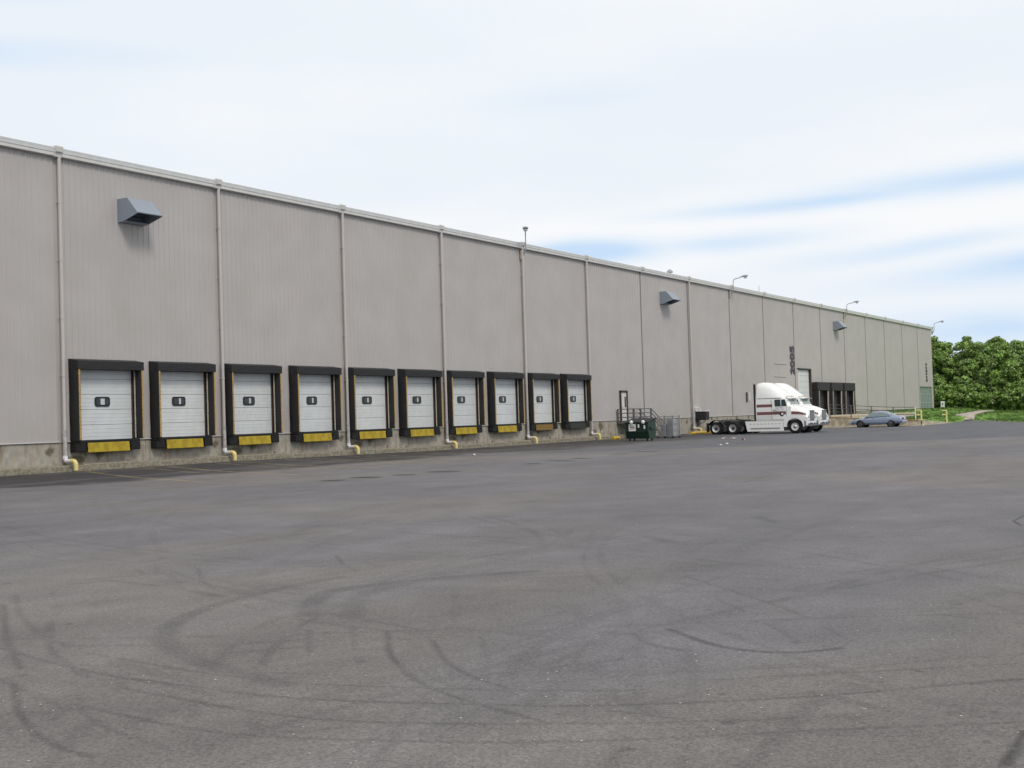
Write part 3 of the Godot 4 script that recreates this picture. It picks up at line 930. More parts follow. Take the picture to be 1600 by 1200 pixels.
func build_docks():
	var words := ["tenth", "ninth", "eighth", "seventh", "sixth", "fifth", "fourth", "third", "second", "first"]
	var proto: Node3D = null
	for i in DOCKS.size():
		var d: Node3D
		var at := Vector3(DOCKS[i], 0, WZ)
		if proto == null:
			d = thing("loading_dock", "", "loading dock", at, 0.0, "loading docks in a row along the warehouse wall")
			make_dock(d)
			proto = d
		else:
			d = copy_of(proto)
			d.position = at
		if i >= 4:
			d.scale.x = 1.05
			d.position.x -= 0.13
		var lip: MeshInstance3D = d.get_node("leveller_lip")
		var how := "bright yellow lip"
		if i == 8:
			lip.material_override = M.lip_worn
			how = "brown worn lip"
		elif i == 9:
			lip.material_override = M.lip_dark
			how = "blackened lip"
		d.set_meta("label", "white loading dock door in black shelter, %s, %s along from the green dumpster" % [how, words[i]])
		for k in d.get_node("door").get_children():
			if k is MeshInstance3D: k.material_override = M.doors[(i * 2 + (1 if i > 5 else 0)) % 3]
		if i > 0:
			var cd: MeshInstance3D = d.get_node("door/window/number_card")
			cd.scale.x = 0.55
			cd.position.x += 0.05
	# the last three, set close together with dark doors, beyond the trucks
	for i in 3:
		var d := thing("dark_loading_dock", "dark loading dock with pale shelter edges beyond the white trucks", "loading dock", Vector3([130.6, 135.6, 140.5][i], 0, WZ), 0.0, "dark loading docks side by side on the ramp")
		var st := S()
		span(st, Vector3(0.02, 3.6, 0.08), Vector3(4.3, 4.5, 0.75), 0.05)
		put("head_curtain", st, M.shelter_head, d)
		st = S()
		span(st, Vector3(0.02, 0.95, 0.08), Vector3(0.45, 3.595, 0.72), 0.03)
		put("side_panel", st, M.shelter, d)
		st = S()
		span(st, Vector3(3.85, 0.95, 0.08), Vector3(4.3, 3.595, 0.72), 0.03)
		put("side_panel", st, M.shelter, d)
		for e in 2:
			st = S()
			tube(st, [Vector3(0.5 if e == 0 else 3.8, 0.98, 0.66), Vector3(0.62 if e == 0 else 3.75, 2.2, 0.62), Vector3(0.6 if e == 0 else 3.78, 3.55, 0.66)], 0.07, 8)
			put("guide_strip", st, M.strip_pale, d)
		for k in 4:
			st = S()
			span(st, Vector3(0.47, 0.97 + 0.65 * k, 0.09), Vector3(3.83, 0.97 + 0.65 * (k + 1) - 0.01, 0.14), 0.01)
			put("door_panel", st, M.charcoal, d)

func make_dock(d: Node3D):
	var W := 3.42
	var D := 0.60
	for e in 2:
		var x0 := 0.0 if e == 0 else W - 0.17
		var st := S()
		# fabric over a frame: a little hollow on its faces
		var rings := []
		for j in 7:
			var y := lerpf(1.31, 4.165, j / 6.0)
			var s := 0.02 * sin(j * 1.9 + e)
			rings.append([Vector3(x0 + s * 0.5, y, 0.07), Vector3(x0 + s, y, D * 0.5), Vector3(x0 + 0.01, y, D - 0.03), Vector3(x0 + 0.04, y, D), Vector3(x0 + 0.13, y, D), Vector3(x0 + 0.16, y, D - 0.03), Vector3(x0 + 0.17 + s, y, D * 0.5), Vector3(x0 + 0.17, y, 0.07)])
		loft(st, rings, true, true, 1)
		put("side_panel", st, M.shelter, d)
		st = S()
		var sx := 0.03 if e == 0 else W - 0.115
		span(st, Vector3(sx, 1.34, D + 0.002), Vector3(sx + 0.085, 4.155, D + 0.02), 0.008)
		put("guide_strip", st, M.strip, d)
	var st := S()
	var rings := []
	for j in 9:
		var x := lerpf(-0.01, W + 0.01, j / 8.0)
		var sag := 0.014 * sin(j * 2.1)
		rings.append([Vector3(x, 4.17, 0.07), Vector3(x, 4.60, 0.07), Vector3(x, 4.51 + sag * 0.3, D), Vector3(x, 4.49, D + 0.03), Vector3(x, 4.32, D + 0.032 + sag * 0.4), Vector3(x, 4.16 + sag * 0.5, D + 0.03), Vector3(x, 4.17, D - 0.05)])
	loft(st, rings, true, true, -1)
	put("head_curtain", st, M.shelter_head, d)
	st = S()
	span(st, Vector3(W - 0.215, 1.34, 0.24), Vector3(W - 0.172, 4.15, 0.30), 0.01)
	put("edge_strip", st, M.strip_pale, d)
	for e in 2:
		st = S()
		span(st, Vector3(0.172 if e == 0 else 3.19, 1.31, 0.065), Vector3(0.30 if e == 0 else W - 0.172, 4.165, 0.15), 0.01)
		put("jamb", st, M.jamb, d)
	var door := node("door", d, Vector3(0.30, 1.31, 0.07))
	for k in 5:
		st = S()
		var y0 := 0.62 * k
		var y1 := minf(0.62 * (k + 1), 2.86)
		span(st, Vector3(0.003, y0 + 0.006, 0.0), Vector3(2.885, y1 - 0.006, 0.035), 0.008)
		for g in 3:   # pressed ribs across each section
			var yr := y0 + (y1 - y0) * (g + 1) / 4.0
			span(st, Vector3(0.02, yr - 0.012, 0.035), Vector3(2.87, yr + 0.012, 0.041), 0.004)
		put("panel", st, M.door, door)
	var win := node("window", door, Vector3(1.32, 1.56, 0.042))
	st = S()
	prism(st, rounded(0.78, 0.40, 0.11), Vector3.ZERO, Vector3.RIGHT, Vector3.UP, Vector3(0, 0, 0.03))
	put("frame", st, M.window_frame, win)
	st = S()
	prism(st, rounded(0.62, 0.26, 0.07), Vector3(0, 0, 0.03), Vector3.RIGHT, Vector3.UP, Vector3(0, 0, 0.004))
	put("pane", st, M.window_glass, win)
	st = S()
	span(st, Vector3(-0.11, -0.125, 0.035), Vector3(0.10, 0.125, 0.039))
	put("number_card", st, M.plate, win)
	st = S()
	span(st, Vector3(0.02, 1.20, 0.0), Vector3(W - 0.08, 1.305, 0.40), 0.015)
	put("dock_sill", st, M.rubber, d)
	for e in 2:
		st = S()
		span(st, Vector3(0.02 if e == 0 else 2.86, 0.86, 0.02), Vector3(0.52 if e == 0 else 3.36, 1.195, 0.42), 0.03)
		put("bumper", st, M.rubber, d)
	st = S()
	span(st, Vector3(0.53, 0.92, 0.02), Vector3(2.85, 1.195, 0.30), 0.01)
	put("pit_face", st, M.rubber, d)
	st = S()
	box(st, Vector3(1.68, 1.02, 0.40), Vector3(2.16, 0.40, 0.035), 0.01, Basis(Vector3.RIGHT, -0.10))
	put("leveller_lip", st, M.lip, d)

func rounded(w: float, h: float, r: float) -> Array:
	var out := []
	for c in [[1, 1, 0], [-1, 1, 1], [-1, -1, 2], [1, -1, 3]]:
		for k in 5:
			var a: float = (c[2] + k / 4.0) * PI * 0.5
			out.append(Vector2(c[0] * (w * 0.5 - r) + cos(a) * r, c[1] * (h * 0.5 - r) + sin(a) * r))
	return out

func build_downspouts():
	var names := {3: "beside the tenth loading dock, next to the bare wall", 4: "between the eighth and ninth loading docks", 5: "between the sixth and seventh loading docks", 6: "between the fourth and fifth loading docks", 7: "between the second and third loading docks", 8: "between the first loading dock and the steel stairs", 9: "behind the steel stairs and dumpster", 10: "beside the black wall unit", 11: "behind the truck's rear wheels", 12: "behind the white truck roofs", 13: "beside the upright number 2005", 14: "above the first dark loading dock", 15: "above the third dark loading dock", 16: "first beyond the dark docks", 17: "second beyond the dark docks", 18: "third beyond the dark docks", 19: "beside the glazed entrance"}
	for i in [2, 3, 4, 5, 6, 7, 8, 10]:
		var g := ground(JOINTS[i], WZ + 0.6)
		var far: bool = i > 11
		var t := thing("downspout", "grey rain pipe %s" % names.get(i, "beyond the trucks" if far else "left of the docks"), "downspout", Vector3(JOINTS[i] + 0.08, 0, WZ), 0.0, "rain pipes down the warehouse wall")
		var foot := g + 0.42
		if i > 12 : foot = 1.0 if i < 17 else 1.25
		var st := S()
		tube(st, [Vector3(0, 12.64, 0.22), Vector3(0, 1.75, 0.22)], 0.075, 12)
		put("pipe", st, M.pipe, t)
		st = S()
		tube(st, [Vector3(0, 1.75, 0.22), Vector3(0, foot + 0.14, 0.22)], 0.088, 12)
		put("lower_pipe", st, M.pipe_low, t)
		for y in [3.9, 6.2, 8.5, 10.8]:
			st = S()
			lathe(st, [Vector2(0.078, -0.03), Vector2(0.09, -0.03), Vector2(0.09, 0.03), Vector2(0.078, 0.03)], Vector3(0, y, 0.22), Vector3.UP, 12, -1)
			span(st, Vector3(-0.03, y - 0.02, 0.06), Vector3(0.03, y + 0.02, 0.15))
			put("bracket", st, M.pipe, t)
		if i <= 11:
			st = S()
			var arc := []
			for k in 7:
				var a := PI * 0.5 * k / 6.0
				arc.append(Vector3(0, foot + 0.13 - 0.13 * sin(a), 0.22 + 0.13 * (1.0 - cos(a))))
			arc.append(Vector3(0, foot, 0.60))
			tube(st, arc, 0.086, 12)
			lathe(st, [Vector2(0.086, -0.02), Vector2(0.1, -0.02), Vector2(0.1, 0.1), Vector2(0.086, 0.1)], Vector3(0, foot + 0.1, 0.22), Vector3.UP, 14, -1)
			put("elbow", st, M.pvc, t)
			st = S()
			arc = [Vector3(0, foot, 0.601)]
			for k in 7:
				var a := PI * 0.5 * k / 6.0
				arc.append(Vector3(0, foot - 0.15 * (1.0 - cos(a)), 0.68 + 0.15 * sin(a)))
			arc.append(Vector3(0, g + 0.06, 0.83))
			tube(st, arc, 0.092, 12)
			put("outlet", st, M.pvc_yellow, t)

func build_hoods():
	var where := ["above the tenth loading dock", "above the steel stairs and dumpster", "above the dark loading docks"]
	var xs := [36.85, 92.08, 139.25]
	for i in 3:
		var t := thing("ventilation_hood", "blue-grey sheet metal ventilation hood high on the wall %s" % where[i], "hood", Vector3(xs[i], 0, WZ + 0.03), 0.0, "ventilation hoods on the warehouse wall")
		var prof := [Vector2(0, 11.37), Vector2(0.6, 11.37), Vector2(1.21, 10.67), Vector2(0.39, 10.42), Vector2(0, 10.37)]
		var w := 1.38 if i == 0 else 1.5
		for e in 2:
			var st := S()
			prism(st, prof, Vector3(0.0 if e == 0 else w - 0.025, 0, 0), Vector3(0, 0, 1), Vector3.UP, Vector3(0.025, 0, 0))
			put("side_sheet", st, M.galv, t)
		var st := S()
		for q in [[0, 1], [1, 2], [3, 4]]:
			var a: Vector2 = prof[q[0]]
			var b: Vector2 = prof[q[1]]
			var nrm := Vector2(-(b - a).y, (b - a).x).normalized() * -0.025
			prism(st, [a, b, b - nrm * -1.0, a - nrm * -1.0], Vector3(0.026, 0, 0), Vector3(0, 0, 1), Vector3.UP, Vector3(w - 0.052, 0, 0))
		put("hood_sheet", st, M.galv, t)
		st = S()
		span(st, Vector3(0.026, 10.68, 1.18), Vector3(w - 0.026, 10.715, 1.225), 0.006)
		put("drip_edge", st, M.galv, t)
		st = S()
		span(st, Vector3(0.03, 10.46, 0.01), Vector3(w - 0.03, 11.33, 0.04))
		put("duct_mouth", st, M.galv, t)
		for k in 5:
			st = S()
			box(st, Vector3(w * 0.5, 10.56 + 0.15 * k, 0.12), Vector3(w - 0.08, 0.012, 0.12), 0.0, Basis(Vector3.RIGHT, 0.7))
			put("louvre", st, M.galv, t)

func build_lamps():
	var where := ["above the second and third loading docks", "beyond the steel stairs, over the truck's rear", "over the dark loading docks", "on the far corner of the roof"]
	var xs := [70.3, 107.45, 143.5, 188.1]
	for i in 4:
		var t := thing("roof_lamp", "grey lamp on a bent roof-edge pole %s" % where[i], "lamp", Vector3(xs[i], 0, WZ + 0.17), 0.0, "lamps along the warehouse roof edge")
		var out := Vector3(0, 0, 1)
		if i == 0: out = Vector3(-70.0, 0, 41.0).normalized()
		var st := S()
		span(st, Vector3(-0.14, 11.9, -0.10), Vector3(0.14, 12.52, 0.05), 0.02)
		put("bracket", st, M.strip_pale, t)
		st = S()
		var base := Vector3(0, 0, 0.24)
		tube(st, [Vector3(0, 12.1, 0.06), Vector3(0, 12.3, 0.14), base + Vector3(0, 12.62, 0.06)], 0.05, 8)
		put("bracket_arm", st, M.lamp, t)
		st = S()
		base = Vector3(0, 0, 0.3)
		var arc := [base + Vector3(0, 12.5, 0), base + Vector3(0, 13.3, 0)]
		for k in 6:
			var a := PI * 0.5 * (k + 1) / 6.0
			arc.append(base + Vector3(0, 13.3 + 0.28 * sin(a), 0) + out * 0.28 * (1.0 - cos(a)))
		arc.append(base + Vector3(0, 13.66, 0) + out * 0.75)
		tube(st, arc, 0.038, 8)
		put("pole", st, M.lamp, t)
		st = S()
		var c := base + Vector3(0, 13.68, 0) + out * 0.72
		var up := Vector3.UP
		var side := out.cross(up)
		var rings := []
		for k in 9:
			var q := k / 8.0
			var rw: float = [0.05, 0.09, 0.13, 0.17, 0.19, 0.195, 0.18, 0.13, 0.04][k]
			var rh: float = [0.05, 0.07, 0.09, 0.11, 0.125, 0.125, 0.11, 0.08, 0.03][k]
			var ring := []
			for j in 12:
				var a := TAU * j / 12.0
				ring.append(c + out * (q * 0.72) + side * cos(a) * rw + up * (sin(a) * rh * (1.0 if sin(a) > 0 else 0.55) + 0.02 + 0.06 * q))
			rings.append(ring)
		loft(st, rings)
		put("lamp_head", st, M.lamp, t)
		st = S()
		lathe(st, [Vector2(0.15, 0.0), Vector2(0.145, -0.06), Vector2(0.10, -0.13), Vector2(0, -0.16)], c + out * 0.45 + Vector3(0, 0.0, 0), Vector3.UP, 14)
		put("lens", st, M.lens, t)
	# a small turbine on the roof and a thin rod
	var v := thing("roof_vent", "small grey cowl vent standing on the roof near the edge", "vent", Vector3(97.2, 12.9, WZ - 1.2))
	var st := S()
	lathe(st, [Vector2(0.12, 0.0), Vector2(0.12, 0.5), Vector2(0.26, 0.52), Vector2(0.26, 0.62), Vector2(0.1, 0.8), Vector2(0, 0.82)], Vector3.ZERO, Vector3.UP, 14, -1)
	put("cowl", st, M.lamp, v)
	v = thing("roof_rod", "thin upright rod on the roof edge above the white trucks", "rod", Vector3(116.4, 12.95, WZ - 0.3))
	st = S()
	tube(st, [Vector3.ZERO, Vector3(0, 0.75, 0)], 0.025, 6)
	put("rod", st, M.lamp, v)

# ------------------------------------------------------------------ things along the wall
func text_strip(called: String, s: String, size: float, at: Vector3, turn: float, m: Material, label: String, cat: String):
	var f := SystemFont.new()
	f.font_names = PackedStringArray(["Droid Sans"])
	f.font_weight = 700
	var bold := FontVariation.new()
	bold.base_font = f
	bold.variation_embolden = 1.1
	var tm := TextMesh.new()
	tm.text = s
	tm.font = bold
	tm.font_size = 64
	tm.pixel_size = size / 64.0
	tm.depth = 0.03
	var o := inst(called, tm, m, self, at)
	o.rotation.z = turn
	o.scale = Vector3(1, 1.3, 1)
	tag(o, label, cat)
	return o

func build_wall_things():
	text_strip("painted_number", "2005", 1.30, Vector3(124.6, 6.64, WZ + 0.085), PI * 0.5, M.navy, "dark number 2005 set upright on the wall above the white trucks", "number")
	# small dark characters one above the other, too worn to read
	var lt := thing("wall_lettering", "column of small dark letters on the wall above the glazed entrance", "lettering", Vector3(184.0, 0, WZ + 0.07))
	var y := 7.62
	for i in 6:
		var st := S()
		var k := i % 3
		span(st, Vector3(-0.42, y - 0.30, 0), Vector3(-0.16, y, 0.03))
		span(st, Vector3(-0.155, y - 0.09, 0), Vector3(0.4, y, 0.03))
		if k != 0: span(st, Vector3(-0.155, y - 0.30, 0), Vector3(0.4, y - 0.23, 0.03))
		if k != 1: span(st, Vector3(-0.155, y - 0.21, 0), Vector3(0.3, y - 0.13, 0.03))
		put("letter", st, M.black, lt)
		y -= 0.45
	# stairs and landing at the steel door
	var t := thing("steel_stairs", "dark steel stairs with landing and pipe railing below the side door", "stairs", Vector3(83.6, 0, WZ))
	var st := S()
	span(st, Vector3(0, 1.0, 0.10), Vector3(3.1, 1.14, 1.5), 0.01)
	put("landing", st, M.steel, t)
	for px in [0.06, 3.04]:
		st = S()
		span(st, Vector3(px - 0.05, ground(84, WZ + 1.4) - 0.02, 1.38), Vector3(px + 0.05, 0.995, 1.48))
		put("leg", st, M.steel, t)
	for q in [[0.04, 0.16, 0.05], [0.04, 1.45, 0.09], [1.25, 1.45, 0.05], [3.06, 1.45, 0.05]]:
		st = S()
		span(st, Vector3(q[0] - q[2], 1.145, q[1] - 0.05), Vector3(q[0] + q[2], 2.06, q[1] + 0.05))
		put("post", st, M.steel, t)
	for q in [2.08, 1.78, 1.48]:
		st = S()
		tube(st, [Vector3(0.0, q, 1.45), Vector3(3.1, q, 1.45)], 0.033, 8)
		put("rail", st, M.steel, t)
		st = S()
		tube(st, [Vector3(0.04, q, 0.12), Vector3(0.04, q, 1.42)], 0.033, 8)
		put("rail", st, M.steel, t)
		for zz in [0.42, 1.45]:
			st = S()
			tube(st, [Vector3(3.1, q, zz), Vector3(5.4, q - 1.1, zz)], 0.033, 8)
			put("rail", st, M.steel, t)
	for k in 6:
		st = S()
		span(st, Vector3(3.12 + 0.33 * k, 0.92 - 0.18 * k, 0.45), Vector3(3.46 + 0.33 * k, 0.96 - 0.18 * k, 1.42), 0.006)
		put("tread", st, M.steel_pale, t)
	for zz in [0.42, 1.45]:
		st = S()
		bar(st, Vector3(3.1, 0.98, zz), Vector3(5.25, -0.12, zz), 0.05, 0.2)
		put("stringer", st, M.steel, t)
		st = S()
		span(st, Vector3(5.34, -0.12, zz - 0.03), Vector3(5.41, 1.0, zz + 0.03))
		put("post", st, M.steel, t)
	# rolling cage of grey bars standing in front of the steps
	var g := ground(84.5, -37.0)
	t = thing("wire_cage", "grey steel wire cage trolley standing in front of the stairs", "trolley", Vector3(83.6, g, -37.6))
	for cx in [0.0, 1.2]:
		for cz in [0.0, 1.15]:
			st = S()
			span(st, Vector3(cx - 0.04, 0.12, cz - 0.04), Vector3(cx + 0.04, 1.62, cz + 0.04))
			put("post", st, M.steel_pale, t)
			st = S()
			lathe(st, [Vector2(0, -0.03), Vector2(0.075, -0.03), Vector2(0.075, 0.03), Vector2(0, 0.03)], Vector3(cx, 0.075, cz), Vector3(1, 0, 0), 12, -1)
			put("castor", st, M.rubber, t)
	for yy in [0.16, 0.62, 1.08, 1.56]:
		for cz in [0.0, 1.15]:
			st = S()
			bar(st, Vector3(0.04, yy, cz), Vector3(1.16, yy, cz), 0.035, 0.035)
			put("bar", st, M.steel_pale, t)
		for cx in [0.0, 1.2]:
			st = S()
			bar(st, Vector3(cx, yy, 0.04), Vector3(cx, yy, 1.11), 0.035, 0.035)
			put("bar", st, M.steel_pale, t)
	for k in 7:
		for cx in [0.0, 1.2]:
			st = S()
			bar(st, Vector3(cx, 0.18, 0.14 + 0.145 * k), Vector3(cx, 1.55, 0.14 + 0.145 * k), 0.02, 0.02)
			put("wire", st, M.steel_pale, t)
	st = S()
	span(st, Vector3(0.02, 0.12, 0.02), Vector3(1.18, 0.155, 1.13))
	put("deck", st, M.steel_pale, t)
	st = S()
	span(st, Vector3(0.15, 0.156, 0.12), Vector3(1.05, 1.02, 0.55), 0.03)
	span(st, Vector3(0.2, 0.156, 0.62), Vector3(1.0, 1.35, 1.05), 0.03)
	put("cover_panel", st, M.chrome_dull, t)
	dumpster()
	# black box on the wall with its white pipe
	t = thing("wall_unit", "black boxed equipment unit with white top bracketed to the wall", "wall unit", Vector3(98.6, 0, WZ))
	st = S()
	span(st, Vector3(0, 1.02, 0.10), Vector3(0.8, 1.74, 0.98), 0.02)
	put("casing", st, M.black, t)
	st = S()
	span(st, Vector3(-0.03, 1.745, 0.08), Vector3(0.83, 1.80, 1.0), 0.01)
	put("cover", st, M.paint_white, t)
	for k in 5:
		st = S()
		span(st, Vector3(-0.012, 1.12 + 0.11 * k, 0.18), Vector3(-0.001, 1.17 + 0.11 * k, 0.90))
		put("louvre", st, M.charcoal, t)
	for zz in [0.2, 0.85]:
		st = S()
		bar(st, Vector3(0.4, 0.55, 0.05), Vector3(0.4, 1.0, zz), 0.05, 0.05)
		put("bracket", st, M.steel, t)
	st = S()
	tube(st, [Vector3(0.1, 1.8, 0.5), Vector3(0.05, 2.0, 0.45), Vector3(-0.1, 2.08, 0.35), Vector3(-0.7, 2.1, 0.2), Vector3(-0.75, 2.1, 0.05)], 0.05, 8)
	put("pipe", st, M.pvc, t)
	# yellow pipe barriers lying along the wall foot
	for q in [[[93.4, -39.2], [96.9, -39.35], "between the stairs and the black wall unit"], [[97.2, -39.3], [100.6, -39.25], "below the black wall unit"], [[80.4, -39.7], [81.5, -39.72], "beside the first loading dock"]]:
		var a := Vector3(q[0][0], ground(q[0][0], q[0][1]) + 0.10, q[0][1])
		var b := Vector3(q[1][0], ground(q[1][0], q[1][1]) + 0.10, q[1][1])
		t = thing("wheel_stop", "yellow pipe wheel stop lying on the asphalt %s" % q[2], "wheel stop", a, 0.0, "yellow wheel stops along the wall foot")
		st = S()
		tube(st, [Vector3.ZERO, b - a], 0.12, 12)
		put("pipe", st, M.safety, t)
		for e in [0.15, 0.85]:
			st = S()
			var m: Vector3 = (b - a) * e
			span(st, m + Vector3(-0.05, -0.1, -0.14), m + Vector3(0.05, 0.0, 0.14))
			put("foot", st, M.safety, t)
	# litter blown against nothing in particular
	var r := RandomNumberGenerator.new()
	r.seed = 3
	for i in 7:
		var q: Array = [[1131, 685, 0], [1144, 686, 1], [1148, 685.5, 0], [1162, 688, 1], [1136, 694.5, 0], [1126, 697, 0], [741, 714.5, 0]][i]
		var p := px_ground(q[0], q[1], -0.1)
		st = S()
		var w := 0.2 if i < 4 else 0.15
		var ring := []
		for k in 6:
			var a := TAU * k / 6.0
			ring.append(Vector3(cos(a) * w * r.randf_range(0.6, 1.0), 0.02 + r.randf() * (0.14 if i < 4 else 0.05), sin(a) * w * r.randf_range(0.4, 0.8)))
		flat(st)
		var mid := Vector3(0, 0.1, 0)
		for k in 6:
			face(st, [mid, ring[k], ring[(k + 1) % 6]], Vector3.UP)
			face(st, [mid - Vector3(0, 0.012, 0), ring[k] - Vector3(0, 0.012, 0), ring[(k + 1) % 6] - Vector3(0, 0.012, 0)], Vector3.DOWN)
		var l := put("litter", st, M.card if q[2] else M.paper, self, Vector3(p.x, ground(p.x, p.y), p.y))
		tag(l, "crumpled brown cardboard scrap on the asphalt before the truck" if q[2] else "crumpled white paper scrap on the asphalt", "litter", "brown scraps" if q[2] else "white scraps")

func dumpster():
	var g := ground(77, -36)
	var t := thing("dumpster", "dark green steel dumpster with black lids and a white sign", "dumpster", Vector3(76.7, g, -36.05))
	t.scale = Vector3(0.8, 1.0, 0.86)
	var st := S()
	prism(st, [Vector2(0.18, 0.16), Vector2(1.35, 0.16), Vector2(1.5, 0.55), Vector2(1.5, 1.38), Vector2(0.0, 1.22), Vector2(0.0, 0.62)], Vector3(0, 0, -0.98), Vector3(1, 0, 0), Vector3.UP, Vector3(0, 0, 1.96))
	put("bin", st, M.dumpster, t)
	for e in [-0.9, 0.0, 0.9]:
		st = S()
		span(st, Vector3(-0.05, 0.62, e - 0.04), Vector3(-0.003, 1.2, e + 0.04), 0.01)
		put("rib", st, M.dumpster, t)
	st = S()
	span(st, Vector3(-0.06, 1.17, -1.01), Vector3(-0.003, 1.26, 1.01), 0.01)
	put("rim", st, M.dumpster, t)
	for e in 2:
		st = S()
		prism(st, [Vector2(-0.08, 1.235), Vector2(-0.08, 1.28), Vector2(1.4, 1.53), Vector2(1.54, 1.52), Vector2(1.54, 1.395)], Vector3(0, 0, -1.0 + 1.01 * e), Vector3(1, 0, 0), Vector3.UP, Vector3(0, 0, 0.99))
		put("lid", st, M.lid, t)
		st = S()
		span(st, Vector3(0.35, 0.75, -1.08 if e == 0 else 0.985), Vector3(1.25, 0.95, -0.985 if e == 0 else 1.08), 0.01)
		put("fork_pocket", st, M.dumpster, t)
	st = S()
	span(st, Vector3(-0.075, 0.68, -0.66), Vector3(-0.06, 1.14, -0.06))
	var sign := put("sign", st, M.paint_white, t)
	for k in 3:
		st = S()
		span(st, Vector3(-0.08, 0.80 + 0.1 * k, -0.58), Vector3(-0.0755, 0.85 + 0.1 * k, -0.14))
		put("printed_line", st, M.paint_red if k == 0 else M.charcoal, sign)
	for q in [[0.12, 0.9, 0.25, 1.12], [0.62, 0.82, 0.74, 1.06]]:
		st = S()
		span(st, Vector3(-0.075, q[1], q[0]), Vector3(-0.06, q[3], q[2]))
		put("sticker", st, M.paint_white, t)
	for q in [-0.42, 0.58]:   # white bags poking out under the lid
		st = S()
		lathe(st, [Vector2(0, -0.16), Vector2(0.12, -0.1), Vector2(0.15, 0.0), Vector2(0.1, 0.09), Vector2(0, 0.12)], Vector3(-0.08, 1.28, q), Vector3.UP, 9)
		put("bag", st, M.paint_white, t)
	for cx in [0.3, 1.2]:
		for cz in [-0.75, 0.75]:
			st = S()
			lathe(st, [Vector2(0, -0.04), Vector2(0.08, -0.04), Vector2(0.08, 0.04), Vector2(0, 0.04)], Vector3(cx, 0.08, cz), Vector3(0, 0, 1), 12, -1)
			put("castor", st, M.rubber, t)

